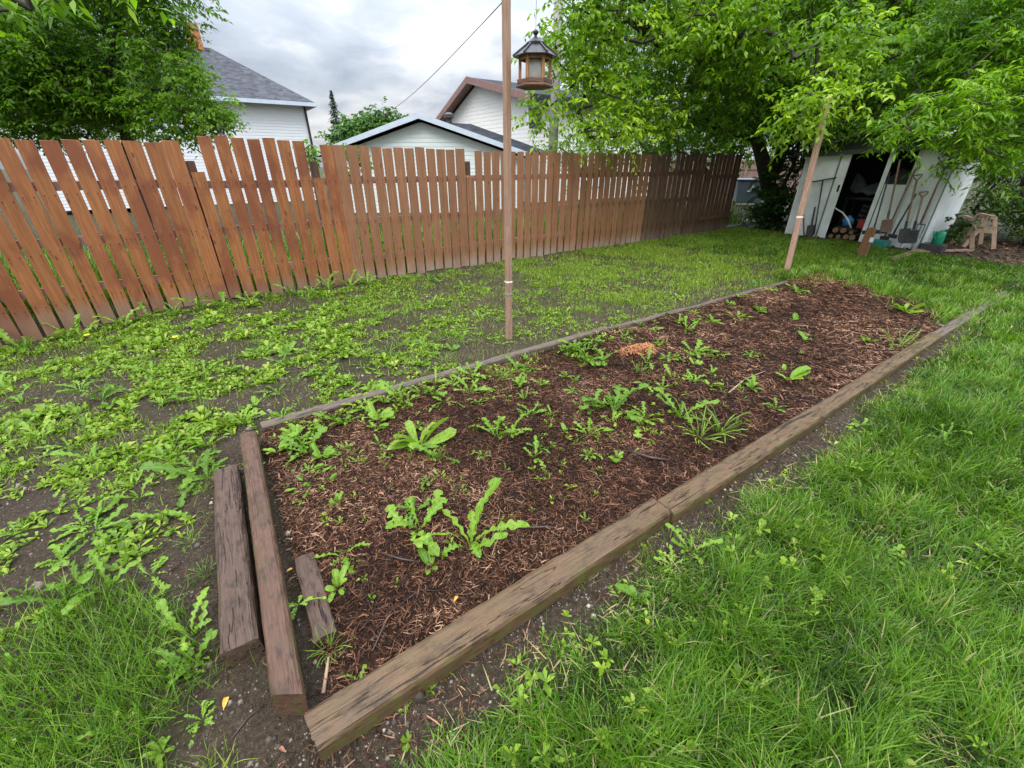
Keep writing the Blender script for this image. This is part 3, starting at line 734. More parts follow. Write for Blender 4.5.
def plant_mesh(name, leaves, seed, L=(.09, .22), W=(.045, .085), el=(.2, 1.1), curl=(.5, 1.6), lobes=(4, 7), tooth=(.75, 1), spread=.014):
    rr = random.Random(seed); V = []; Fs = []; A = []; RN = []
    for k in range(leaves):
        az = 2 * math.pi * (k * .382) + rr.uniform(-.9, .9); l = rr.uniform(*L) * rr.choice((.6, .85, 1, 1.1)); f = l / L[1]
        v, fc_, a = lobed_leaf(l, rr.uniform(*W) * (.45 + .55 * f), rr.uniform(*el), az, rr.uniform(*curl), rr.randint(*lobes), rr.uniform(*tooth), rr.uniform(-1.3, 1.3))
        tw = Matrix.Rotation(rr.uniform(-.5, .5), 3, Vector((math.cos(az), math.sin(az), .4)).normalized())
        o = Vector((math.cos(az), math.sin(az), 0)) * rr.uniform(0, spread); wv = rr.uniform(2, 4) * 6 / l; wa = l * .018
        b = len(V)
        for q in v:
            q = tw @ q; q.z += wa * math.sin(wv * (q.x * .7 + q.y * 1.1)); q = q + o; q.z = max(q.z, .002); V.append(tuple(q))
        Fs += [tuple(i + b for i in q) for q in fc_]; A += a; RN += [rr.random()] * len(v)
    return np_mesh(name, V, Fs, True, {'across': A, 'rnd': RN})
ROSETTE = [plant_mesh('dandelion_leaves', 9 + 2 * s, 100 + s, el=(.1, 1.0)) for s in range(6)]
UPRIGHT = [plant_mesh('upright_weed_leaves', 6 + s, 120 + s, (.12, .25), (.055, .095), (.6, 1.4), (.5, 1.5)) for s in range(5)]
ROUND = [plant_mesh('round_weed_leaves', 6 + 3 * s, 140 + s, (.07, .15), (.05, .075), (.4, 1.2), (.4, 1.2), (1, 1), (0, .1)) for s in range(3)]
SEED = [plant_mesh('seedling_leaves', 2 + s % 2, 160 + s, (.04, .07), (.018, .028), (.7, 1.4), (.3, .9), (2, 3), (.2, .6), .003) for s in range(4)]
MATW = [plant_mesh('mat_weed_leaves', 34, 180 + s, (.035, .06), (.014, .022), (.1, 1.0), (.3, 1.2), (1, 2), (0, .3), .10) for s in range(3)]
SPIKY = [plant_mesh('grass_tuft_leaves', 26, 190 + s, (.10, .2), (.006, .011), (.6, 1.4), (.4, 1.3), (1, 1), (0, 0), .03) for s in range(3)]
def plant(u, v, mesh, size, label, group=None, name='weed', cat='weed', rz=None, dz=0.0):
    p = G(u, v, .02); z = float(height(p.x, p.y)); p = G(u, v, z + dz)
    o = link(name, mesh, M['weed'], None, (p.x, p.y, z + dz - .004)); o.scale = (size,) * 3
    o.rotation_euler = (0, 0, random.uniform(0, 6.28) if rz is None else rz)
    return tag(o, label, cat, group)
g_bed = 'weeds growing in the mulched bed'
BED = [
 (470, 545, UPRIGHT[3], 1.05, 'largest weed in the bed, long ragged leaves spread over bare mulch'),
 (420, 528, UPRIGHT[2], .95, 'tall ragged weed touching the left side of the largest weed'),
 (345, 555, ROSETTE[1], .8, 'low toothed weed growing just behind the split board'),
 (430, 568, ROUND[0], .55, 'little round-leaved weed in front of the largest weed'),
 (362, 684, ROSETTE[0], .42, 'small dandelion pressed against the near end of the front timber'),
 (330, 650, SPIKY[0], .45, 'thin-bladed sprig in the corner where the two near timbers meet'),
 (338, 588, ROUND[1], .5, 'small rounded sprout beside the far end of the split board'),
 (497, 437, UPRIGHT[1], .75, 'lone upright toothed weed left of centre of the bed'),
 (420, 445, ROUND[2], 1.15, 'bushy broad-leaved weed clump behind the tall ragged weed'),
 (440, 460, UPRIGHT[0], .55, 'short weed at the right edge of the bushy broad-leaved clump'),
 (310, 480, MATW[0], 1.0, 'mat of tiny leaves spreading inside the reddish end timber'),
 (345, 455, MATW[1], .7, 'second smaller mat of tiny leaves behind the reddish end timber'),
 (277, 452, ROUND[0], .7, 'pale oval-leaved weed at the inner corner of the back board'),
 (600, 362, ROSETTE[3], .95, 'broad weed just left of the orange wood shreds'),
 (575, 352, UPRIGHT[0], .7, 'narrow weed at the back board left of the broad weed by the orange shreds'),
 (692, 352, ROSETTE[2], .8, 'bushy rosette just right of the orange wood shreds'),
 (640, 372, SPIKY[1], .5, 'thin sprig right in front of the orange wood shreds'),
 (612, 412, UPRIGHT[2], 1.05, 'leafy weed leading the row across the middle of the bed'),
 (648, 420, ROSETTE[1], .85, 'weed in the middle of the row across the bed'),
 (680, 418, UPRIGHT[3], .75, 'broad-leaved weed closing the row across the bed'),
 (590, 436, UPRIGHT[1], .62, 'ragged weed in front of the row across the bed'),
 (617, 458, ROUND[0], .5, 'small bright weed standing by itself in front of the row of weeds'),
 (720, 432, SPIKY[2], 1.1, 'tuft of grassy blades behind the middle front timber'),
 (700, 438, SPIKY[0], .8, 'small grassy tuft left of the larger tuft behind the timber'),
 (752, 388, ROUND[1], .62, 'small oval-leaved weed left of the big paddle leaf'),
 (788, 380, ROUND[0], .95, 'weed with one big pale paddle leaf standing on the mulch'),
 (905, 312, ROUND[2], .85, 'pale leafy weed alone at the far end of the mulch'),
 (900, 347, SPIKY[1], 1.1, 'bright grassy tuft beside the far straight timber'),
 (868, 342, ROUND[1], .6, 'tiny weed just left of the bright grassy tuft'),
 (520, 372, ROSETTE[4], .6, 'flat weed against the back board in front of the tall pole'),
 (500, 380, SPIKY[0], .6, 'wispy grass beside the flat weed in front of the tall pole'),
 (400, 402, UPRIGHT[0], .62, 'upright weed against the back board nearest its near end'),
 (380, 420, ROUND[2], .62, 'leafy weed just inside the near third of the back board'),
 (445, 402, ROSETTE[0], .62, 'flat toothed weed halfway between the pole and the near end of back board'),
 (470, 392, UPRIGHT[1], .6, 'weed left of the wispy grass along the back board'),
 (735, 318, ROSETTE[2], .6, 'low weed inside the far half of the back board'),
 (712, 322, ROSETTE[3], .7, 'spreading weed inside the back board behind the bushy rosette'),
 (760, 312, ROUND[2], .6, 'rounded weed at the far end of the back board'),
 (797, 292, ROSETTE[4], .7, 'weed below the foot of the leaning post'),
 (835, 275, SPIKY[2], 1.0, 'grassy clump between the leaning post and the broken-off post'),
]
for u, v, me, s, lab in BED: plant(u, v, me, s * (1.45 if 560 < u < 700 or v < 470 else 1.2), lab, g_bed)
o = plant(298, 604, ROSETTE[0], .55, 'few-leaved weed leaning over the reddish end timber', g_bed, dz=.06)
for k, (u, v) in enumerate([(505, 470), (533, 470), (548, 480), (560, 462), (500, 520), (595, 495), (620, 445), (540, 440), (470, 455), (365, 520), (440, 475), (640, 385), (812, 392), (660, 435), (562, 500), (585, 520), (395, 585), (372, 600), (310, 560)]):
    plant(u, v, SEED[k % 4], random.uniform(.7, 1.1), 'tiny two-leaved seedling dotted about the bare mulch', 'seedlings in the mulch', 'seedling', 'seedling')
gb = 'weeds along the inside of the back board'
for k in range(46):
    xx = random.uniform(-.0, 6.4); xx = xx if xx < 3.4 or random.random() < .6 else random.uniform(0, 3); yy = 2.80 - abs(random.gauss(0, .16))
    o = link('weed', random.choice(ROSETTE + UPRIGHT + ROUND + ROUND), M['weed'], None, (xx, yy, float(height(xx, yy)) - .004)); o.scale = (random.uniform(.4, .9),) * 3; o.rotation_euler = (0, 0, random.uniform(0, 6.28))
    tag(o, 'small leafy weed in the loose row along the inside of the back board', 'weed', gb)
for k in range(44):
    xx = random.uniform(.05, 2.4); yy = random.uniform(1.45, 2.65)
    o = link('weed', random.choice(ROSETTE + UPRIGHT + ROUND + MATW), M['weed'], None, (xx, yy, float(height(xx, yy)) - .004)); o.scale = (random.uniform(.3, .72),) * 3; o.rotation_euler = (0, 0, random.uniform(0, 6.28))
    tag(o, 'small weed scattered over the near left part of the mulch', 'weed', 'small weeds in the near part of the bed')
for k in range(40):
    xx = random.uniform(.1, 5.2); yy = random.uniform(1.1, 2.7)
    o = link('seedling', random.choice(SEED + SEED + ROUND[:1]), M['weed'], None, (xx, yy, float(height(xx, yy)) - .002)); o.scale = (random.uniform(.55, 1.0),) * 3; o.rotation_euler = (0, 0, random.uniform(0, 6.28))
    tag(o, 'tiny green sprout standing alone in the mulch of the bed', 'seedling', 'sprouts in the mulch')
for k in range(30):
    xx = random.uniform(1.0, 4.4); yy = 1.95 + random.gauss(0, .42); yy = min(max(yy, 1.05), 2.75)
    o = link('weed', random.choice(ROSETTE + UPRIGHT + ROUND), M['weed'], None, (xx, yy, float(height(xx, yy)) - .004)); o.scale = (random.uniform(.35, .8),) * 3; o.rotation_euler = (0, 0, random.uniform(0, 6.28))
    tag(o, 'leafy weed growing in the middle stretch of the mulch', 'weed', 'weeds in the middle of the bed')
for k in range(26):
    xx = random.uniform(.3, 3.6); yy = random.uniform(-1.0, .5)
    if not bool(in_view(np.array([xx]), np.array([yy]), 0, -60)[0]): continue
    o = link('dandelion', random.choice(ROSETTE + UPRIGHT), M['weed'], None, (xx, yy, float(height(xx, yy)) + .02)); o.scale = (random.uniform(.35, .6),) * 3; o.rotation_euler = (0, 0, random.uniform(0, 6.28))
    tag(o, 'broad-leaved dandelion half sunk in the right-hand lawn', 'dandelion', 'dandelions in the lawn')
OUT = [
 (690, 552, UPRIGHT[3], .62, 'thistle-like weed growing outside the joint of the front timbers'),
 (672, 566, ROSETTE[2], .5, 'flat weed spreading below the thistle-like weed'),
 (638, 598, ROUND[0], .7, 'round-leaved weed at the grass edge below the near front timber'),
 (805, 612, UPRIGHT[1], .52, 'pale broad-leaved weed standing in the long grass on the right'),
 (540, 752, ROSETTE[1], .4, 'toothed weed in the grass at the bottom of the picture'),
 (800, 735, ROSETTE[0], .42, 'weed with drooping leaves deep in the lawn near the bottom'),
 (900, 630, UPRIGHT[2], .4, 'narrow-leaved weed in the lawn on the far right'),
 (645, 690, ROUND[1], .5, 'small weed in the lawn below the near front timber'),
 (860, 425, ROSETTE[3], .7, 'flat weed outside the far straight timber'),
 (975, 560, ROUND[2], .45, 'low leafy weed in the lawn by the right margin'),
 (880, 275, ROSETTE[4], .8, 'weed in the grass behind the far end of the mulch'),
 (208, 478, ROSETTE[4], 1.35, 'big lush dandelion at the far end of the short cracked timber'),
 (170, 462, UPRIGHT[1], 1.0, 'leafy weed left of the big lush dandelion'),
 (28, 600, UPRIGHT[0], .75, 'broad weed at the left margin above the grass clump'),
 (108, 590, UPRIGHT[3], .78, 'tall weed standing in the middle of the left grass clump'),
 (150, 575, ROSETTE[1], .75, 'ragged weed right of the tall weed in the grass clump'),
 (60, 560, ROSETTE[3], .85, 'spreading weed behind the left grass clump'),
 (95, 530, ROSETTE[2], .9, 'low weed two steps behind the left grass clump'),
 (190, 672, ROUND[1], .5, 'oval-leaved sprout on the bare soil beside the short cracked timber'),
 (205, 575, SPIKY[1], .55, 'thin grassy sprig against the short cracked timber'),
 (110, 690, ROUND[0], .42, 'small sprout in the dark soil at the bottom left'),
 (162, 752, ROUND[2], .4, 'sprout at the bottom edge left of the front timber end'),
 (630, 214+0, None, 0, ''),
]
for u, v, me, s, lab in OUT:
    if me is not None: plant(u, v, me, s, lab)
dl = 'dandelion rosette scattered over the patchy soil between bed and fence'
k = 0; placed = []
while k < 150:
    xx = -2.6 + 5.4 * random.random() ** 1.5; yy = random.uniform(2.95, 6.3) if xx > -.3 else random.uniform(1.9, 6.3)
    if not bool(in_view(np.array([xx]), np.array([yy]), 0, -60)[0]): continue
    if float(fbm(xx * .9, yy * 1.2, 21)) + .04 * (2 - xx) < .44 and random.random() < .8: continue
    if any((xx - a) ** 2 + (yy - b) ** 2 < .035 for a, b in placed): continue
    placed.append((xx, yy)); me = random.choice(ROSETTE + ROSETTE + UPRIGHT + ROUND + MATW + SPIKY)
    o = link('dandelion', me, M['weed'], None, (xx, yy, float(height(xx, yy)) - .004)); o.scale = (random.uniform(.45, 1.05) * (1.0 if yy < 4.5 else .85),) * 3; o.rotation_euler = (0, 0, random.uniform(0, 6.28))
    tag(o, dl, 'dandelion', 'dandelions between bed and fence'); k += 1
for k in range(46):
    xx = random.uniform(-2.0, -.42); yy = random.uniform(1.1, 3.1)
    if not bool(in_view(np.array([xx]), np.array([yy]), 0, -60)[0]): continue
    o = link('dandelion', random.choice(ROSETTE + UPRIGHT + ROUND + SPIKY), M['weed'], None, (xx, yy, float(height(xx, yy)) - .004)); o.scale = (random.uniform(.4, .85),) * 3; o.rotation_euler = (0, 0, random.uniform(0, 6.28))
    tag(o, 'leafy weed growing in the damp soil left of the short cracked timber', 'dandelion', 'weeds left of the bed end')
# big weeds along the foot of the fence
for k in range(16):
    xx = -2.2 + k * .26 + random.uniform(-.08, .08); yy = 6.33 + random.uniform(-.12, .06)
    o = link('weed', random.choice(UPRIGHT), M['weed'], None, (xx, yy, float(height(xx, yy)))); o.scale = (random.uniform(.9, 1.5),) * 3; o.rotation_euler = (0, 0, random.uniform(0, 6.28))
    tag(o, 'tall leafy weed growing against the foot of the fence', 'weed', 'weeds along the foot of the fence')

# low ground cover: many small leaf rosettes in one mesh
cov = Pile()
def cover(x0, x1, y0, y1, dens, Lr, fn, lift=0.0):
    x, y = scatter(x0, x1, y0, y1, dens, fn); n = len(x)
    if n == 0: return
    for j in range(8):
        az = rng.uniform(0, 6.28, n); L = rng.uniform(*Lr, n) * (.5 + 1.1 * fbm(x * 4, y * 4, 35)); W = L * rng.uniform(.2, .5, n); el = rng.uniform(.05, 1.25, n); z = height(x, y) + lift; az = az + rng.normal(0, .3, n)
        V = np.zeros((n, 5, 3)); c, s = np.cos(az), np.sin(az); h = np.sin(el)
        def P(f, w, up): return np.stack([x + c * L * f * np.cos(el) - s * W * w, y + s * L * f * np.cos(el) + c * W * w, z + L * f * h * (1.25 - .55 * f) + up * W], 1)
        V[:, 0] = P(.0, 0, 0); V[:, 1] = P(.6, .5, .18); V[:, 2] = P(1, 0, -.15); V[:, 3] = P(.6, -.5, .18); V[:, 4] = P(.6, 0, 0)
        b = (np.arange(n) * 5)[:, None, None]; q = np.array([[0, 1, 2, 4], [0, 4, 2, 3]])[None]
        cov.add(V.reshape(-1, 3), (b + q).reshape(-1, 4), np.repeat(np.clip(rng.random(n) * .95, 0, 1), 5))
pn = lambda x, y: fbm(x * 1.1, y * 1.4, 21) * .42 + fbm(x * 4.2, y * 4.6, 22, 2) * .58
cover(-2.8, 2.2, 2.92, 6.45, 420, (.018, .062), lambda x, y: sstep(.475, .545, pn(x, y) + .008 * (2 - x)))
cover(-2.8, 1.2, 2.92, 6.45, 45, (.05, .11), lambda x, y: sstep(.49, .56, pn(x, y)))
cover(2.2, 6, 2.95, 6.45, 230, (.018, .050), lambda x, y: sstep(.47, .56, pn(x, y)))
cover(6, 11, 2.95, 6.45, 70, (.02, .06), lambda x, y: sstep(.42, .6, pn(x, y)) * sstep(11, 7, x))
cover(-2.4, -.3, .9, 3.2, 480, (.018, .06), lambda x, y: sstep(.46, .54, fbm(x * 3.2, y * 3.2, 25, 2) + .06 * sstep(-.6, -1.4, x)) * sstep(-.4, -.65, x))
cover(-.2, 3.2, 2.45, 2.9, 330, (.015, .05), lambda x, y: .8 * sstep(.36, .58, fbm(x * 3, y * 3, 27)) * sstep(2.4, 2.75, y))
cover(0, 3.5, 1.2, 2.85, 60, (.015, .04), lambda x, y: sstep(.45, .62, fbm(x * 2, y * 2, 29)))
cover(-.2, 3.2, -1.5, .65, 70, (.02, .05), lambda x, y: z_lawn(x, y) * sstep(.48, .62, fbm(x * 2.3, y * 2.3, 33)), .035)
cover(0, 6, .58, .80, 120, (.012, .04), lambda x, y: sstep(.5, .65, fbm(x * 3, y * 5, 39)))
cov.build('ground_cover', M['cover'], 'low leafy ground cover spread over the soil between bed and fence', 'ground cover')

# yellow dandelion flowers near the fence
for k, (u, v, lab) in enumerate([(88, 337, 'yellow dandelion flower at the foot of the fence on the left'), (176, 339, 'yellow dandelion flower in front of the low ground cover on the left')]):
    p = G(u, v, .12); fl = empty('dandelion_flower', (p.x, p.y, 0), lab, 'flower')
    m = MB(); m.tube([(0, 0, 0), (.01, 0, .08), (0, 0, .13)], .003, 5); m.build('stem', M['weed'], fl)
    m = MB(); m.lathe([(.006, .125), (.022, .140), (.024, .146), (.006, .15)], 12); m.build('flower_head', M['petal'], fl)

# fallen leaves and sticks
def dead_leaf(u, v, L, mat, lab, rz, zoff=.012):
    p = G(u, v, .02); vv, ff, aa = lobed_leaf(L, L * .5, .25, 0, .8, 1, 0.0)
    me = np_mesh('fallen_leaf', vv, ff, True); o = link('fallen_leaf', me, mat, None, (p.x, p.y, float(height(p.x, p.y)) + zoff)); o.rotation_euler = (.15, 0, rz); tag(o, lab, 'leaf')
dead_leaf(222, 708, .045, M['yellow_leaf'], 'yellow fallen leaf on the bare soil left of the front timber end', 1.3)
dead_leaf(285, 570, .03, M['yellow_leaf'], 'small yellow leaf between the end timber and the split board', .3)
dead_leaf(76, 745, .045, M['brown_leaf'], 'brown curled leaf on the soil at the bottom left', .9)
dead_leaf(14, 738, .03, M['offwhite'], 'pale dry leaf at the bottom left corner', 2.2)
dead_leaf(285, 752, .03, M['brown_leaf'], 'brown dead leaf on the soil below the front timber end', 2.0)
dead_leaf(455, 615, .03, M['yellow_leaf'], 'yellow scrap of leaf on top of the near front timber', .6, .085)
dead_leaf(385, 500, .05, M['brown_leaf'], 'rust-coloured leaf on the mulch left of the tall ragged weed', 1.9)
def stick(pts, rad, lab, mat=None):
    P = [G(u, v, .03) for u, v in pts]; base = P[0]
    loc = Vector((base.x, base.y, 0)); m = MB()
    m.tube([Vector((p.x, p.y, float(height(p.x, p.y)) + rad * 1.6)) - loc for p in P], [rad * (1 - .5 * i / len(P)) for i in range(len(P))], 7)
    o = m.build('stick', mat or M['twig'], None, loc, smooth=True); tag(o, lab, 'stick')
stick([(628, 452), (650, 459), (668, 462)], .011, 'thick dark stick lying on the mulch in front of the row of weeds')
stick([(380, 553), (400, 558), (420, 562)], .006, 'short dark twig left of the little round-leaved weed')
stick([(322, 690), (326, 668), (328, 655)], .007, 'pale split stick lying between the two near timbers', M['raw_wood'])
stick([(372, 650), (390, 610), (420, 590), (440, 588)], .0035, 'long curved twig on the mulch behind the near front timber')
stick([(340, 605), (372, 585), (372, 620), (395, 640)], .003, 'thin bent twig right of the split board')
stick([(728, 395), (745, 380), (765, 372)], .006, 'pale stick near the oval-leaved weed', M['raw_wood'])
stick([(228, 735), (245, 712), (262, 700)], .003, 'thin twig on the bare soil left of the end timber')
stick([(520, 530), (545, 527), (575, 530)], .006, 'dark twig lying on the mulch at the centre front of the bed')
stick([(900, 300), (915, 306), (926, 312)], .006, 'bent pale stalk at the far end of the mulch', M['raw_wood'])

# ------------------------------------------------------------------ trees
def leaf_cloud(cent, rad, tint, twigs, per, Lr, wr, droop, spread=1.0):
    """cent (n,3) clump centres; pinnate sprays of leaflets hang from short twigs"""
    n = len(cent); m = n * twigs
    C = np.repeat(cent, twigs, 0); T = np.repeat(tint, twigs); RR = np.repeat(rad, twigs)
    d = rng.normal(0, 1, (m, 3)); d[:, 2] = d[:, 2] * .45 - droop * .6; d /= np.linalg.norm(d, axis=1)[:, None]
    start = C + rng.normal(0, .55, (m, 3)) * RR[:, None] * spread * np.array([1, 1, .7])
    TL = RR * rng.uniform(.7, 1.3, m)
    K = m * per; s = np.tile((np.arange(per) + .5) / per, m); D = np.repeat(d, per, 0)
    P = np.repeat(start, per, 0) + D * (np.repeat(TL, per) * s)[:, None]; P[:, 2] -= (s ** 2) * np.repeat(TL, per) * .22
    side = np.cross(D, np.array([0, 0, 1.0])); side /= (np.linalg.norm(side, axis=1)[:, None] + 1e-6)
    sg = np.where(np.tile(np.arange(per), m) % 2 == 0, 1, -1)[:, None]
    ld = D * .55 + side * sg * .8 + rng.normal(0, .32, (K, 3)); ld[:, 2] -= .28 + droop * .4; ld /= np.linalg.norm(ld, axis=1)[:, None]
    nrm = np.tile(np.array([0, 0, 1.0]), (K, 1)) + rng.normal(0, .45, (K, 3)); wv = np.cross(ld, nrm); wv /= (np.linalg.norm(wv, axis=1)[:, None] + 1e-6); up = np.cross(wv, ld)
    L = rng.uniform(*Lr, K)[:, None]; W = L * rng.uniform(*wr, K)[:, None]
    V = np.zeros((K, 5, 3), np.float32)
    V[:, 0] = P; V[:, 1] = P + ld * L * .42 + wv * W * .5 + up * W * .15; V[:, 2] = P + ld * L - up * L * .12; V[:, 3] = P + ld * L * .42 - wv * W * .5 + up * W * .15; V[:, 4] = P + ld * L * .45
    b = (np.arange(K) * 5)[:, None, None]; q = np.array([[0, 1, 2, 4], [0, 4, 2, 3]])[None]
    r = np.clip(np.repeat(T, per) * .7 + rng.random(K) * .4 - .05, 0, 1)
    return V.reshape(-1, 3), (b + q).reshape(-1, 4), np.repeat(r, 5)
def lobes_points(lobes, dens, minr=.35):
    C = []; T = []
    for P, r, sq, tint in lobes:
        n = max(4, int(dens * r ** 2.2)); k = 0
        while k < n:
            v = rng.normal(0, 1, 3); v /= np.linalg.norm(v); rad = r * rng.uniform(minr, 1.0) ** .6
            p = np.array(P) + v * rad * np.array([1, 1, sq])
            if p[2] < .25: p[2] = .25 + rng.random() * .3
            nz = float(fbm(p[0] * 1.3 + p[2], p[1] * 1.3 + p[2] * .7, 303))
            if nz < .38 and rng.random() < .7: k += .4; continue
            C.append(p); T.append(np.clip(tint + .1 + .6 * rng.random() + .4 * (nz - .5), 0, 1)); k += 1
    return np.array(C), np.array(T)
def tree(name, label, cat, base, limbs, lobes, leafmat, barkmat, dens=16, twigs=6, per=11, Lr=(.07, .12), wr=(.3, .45), clump=.42, droop=.25, trunk_r=.16, group=None, branchname='trunk', minr=.35, maxlink=None):
    base = Vector(base); root = empty(name, base, label, cat, group)
    lobes = [l_ if len(l_) == 4 else (*l_, 0.0) for l_ in lobes]
    C, T = lobes_points(lobes, dens, minr); B = np.array(base)
    nodes = [B.copy()]; par = [-1]
    for limb in limbs:                      # each limb: start node index (or -1 for base) followed by points
        prev = limb[0]
        for p in limb[1:]:
            nodes.append(np.array(p, float)); par.append(prev); prev = len(nodes) - 1
    first = len(nodes)
    order = np.argsort(np.min(np.linalg.norm(C[:, None] - np.array(nodes)[None], axis=2), axis=1))
    for ci in order:
        N = np.array(nodes); dist = np.linalg.norm(N - C[ci], axis=1); j = int(np.argmin(dist)); p = nodes[j]
        if dist[j] > .7:
            midp = (p + C[ci]) / 2 + np.array([0, 0, .10 * dist[j]]) + rng.normal(0, .03 * dist[j], 3); nodes.append(midp); par.append(j); j = len(nodes) - 1
        nodes.append(C[ci].copy()); par.append(j)
    load = np.ones(len(nodes)) 
    for i in range(len(nodes) - 1, 0, -1): load[par[i]] += load[i]
    rad = trunk_r * (load / load[0]) ** .42; rad = np.maximum(rad, .006)
    m = MB()
    for i in range(1, len(nodes)):
        a, b = Vector(nodes[par[i]]) - base, Vector(nodes[i]) - base
        if (b - a).length < .01: continue
        ra = min(rad[par[i]], rad[i] * 1.35); mid = (a + b) / 2 + Vector(rng.normal(0, .022, 3)) * (b - a).length
        m.tube([a, mid, b], [ra, (ra + rad[i]) / 2, rad[i] * .92], 6 if rad[i] > .03 else 4, cap=False)
    m.build(branchname, barkmat, root, smooth=True)
    V, Fq, A = leaf_cloud(C, np.full(len(C), clump), T, twigs, per, Lr, wr, droop)
    V = V - np.array(base, np.float32)
    V[:, 2] = np.maximum(V[:, 2], .02 - base.z)
    link('crown', np_mesh('crown', V, Fq, False, {'rnd': A}), leafmat, root)
    return root
def lob(u, v, D, r, sq=.85, tint=0.0): return (tuple(AT(u, v, D)), r, sq, tint)  # tint puts light into the leaf colour: lit lobes brighter, back lobes darker

# the big maple beside the shed
tb = Vector((13.2, 6.15, 0))
fork = AT(768, 185, 12.4); 
main = [[0, tuple(fork), tuple(AT(757, 140, 12.0)), tuple(AT(745, 70, 11.5)), tuple(AT(735, 0, 11.2)), tuple(AT(730, -90, 11.3))],
        [2, tuple(AT(700, 122, 10.8)), tuple(AT(640, 133, 10.0)), tuple(AT(590, 138, 9.2))],
        [1, tuple(AT(800, 110, 12.0)), tuple(AT(850, 50, 11.5)), tuple(AT(900, -10, 11.2))],
        [3, tuple(AT(690, 50, 10.4)), tuple(AT(630, 20, 9.6))]]
tree('maple_tree', 'big spreading maple with dark forked trunk overhanging the fence end and shed', 'tree', tb, main,
     [lob(628, 40, 9.4, 1.30, .85, .42), lob(690, 65, 10, 1.4, .85, .25), lob(606, 100, 8.9, .72, .85, .5), lob(655, 108, 9.4, .62, .6, .35), lob(628, 128, 9.0, .42, .7, .45), lob(760, 65, 10.8, 1.7), lob(835, 45, 11, 1.8, .85, -.05), lob(800, 95, 10.6, 1.0, .8, -.05),
      lob(890, 55, 11.3, 1.5, .85, -.05), lob(735, 100, 11.2, .7, .6), lob(578, 25, 8.8, .72, .85, .4), lob(583, 66, 8.6, .36, .8, .5), lob(590, 138, 8.4, .42, 1.0, .5), lob(690, -30, 10.3, 1.5), lob(800, -30, 11, 1.6), lob(900, -20, 11.5, 1.4),
      lob(600, -30, 9.3, 1.0, .85, .1), lob(870, 112, 11.0, .8, .6, -.15), lob(915, 100, 11.2, .9, .7, -.1), lob(950, 60, 12, 1.5, .85, -.1), lob(765, 20, 9.6, 1.3, .85, .15), lob(700, 20, 9.2, 1.1, .85, .3), lob(850, 120, 9.6, .34, .7, .1), lob(885, 124, 9.3, .34, .7, .1), lob(822, 130, 10.0, .24, .7, .1), lob(548, 115, 8.3, .24, .9, .5), lob(556, 40, 8.6, .26, 1, .4),
      lob(820, 98, 7.1, .30, .7, .5), lob(840, 82, 7.3, .34, .8, .4), lob(800, 122, 7.3, .18, .8, .5), lob(825, 60, 8.2, .8, .8, .3), lob(690, 40, 14, 2.2, .9, -.2), lob(780, 60, 14.5, 2.4, .9, -.25), lob(640, 60, 12.5, 1.5, .9, -.1), lob(735, 95, 14, 1.2, .8, -.2), lob(860, 70, 14.5, 2.2, .9, -.25)],
     M['maple'], M['bark'], dens=30, twigs=11, per=7, Lr=(.075, .135), wr=(.36, .54), trunk_r=.19, clump=.32, droop=.25)

# the lighter tree leaning in from the right
rb = Vector((14.1, 1.25, 0))
tree('ash_tree', 'bright yellow-green tree reaching in from the right in front of the shed', 'tree', rb,
     [[0, tuple(AT(1024, 185, 10.0)), tuple(AT(1052, 120, 9.2)), tuple(AT(1060, 40, 8.6))], [2, tuple(AT(1000, 95, 7.8)), tuple(AT(940, 112, 7.0))]],
     [lob(985, 95, 7.0, .62), lob(940, 112, 6.7, .50, .6, .1), lob(1005, 138, 6.8, .55, .85, .05), lob(1015, 60, 7.4, .9, .85, -.1), lob(905, 122, 6.6, .26, .5, .15), lob(968, 152, 6.7, .28, .8, .15), lob(990, 165, 6.8, .22, .8, .1), lob(970, 50, 7.8, .8, .8, -.2), lob(1050, 0, 8, 1.0, .85, -.2), lob(980, -5, 8.2, .8, .85, -.2), lob(1060, 100, 7.6, .9), lob(930, 75, 8.0, .6, .8, -.2), lob(1020, 110, 8.6, .9, .9, -.25)],
     M['maple_light'], M['bark_mid'], dens=66, twigs=9, per=9, Lr=(.08, .14), wr=(.22, .32), trunk_r=.075, clump=.27, droop=.18)

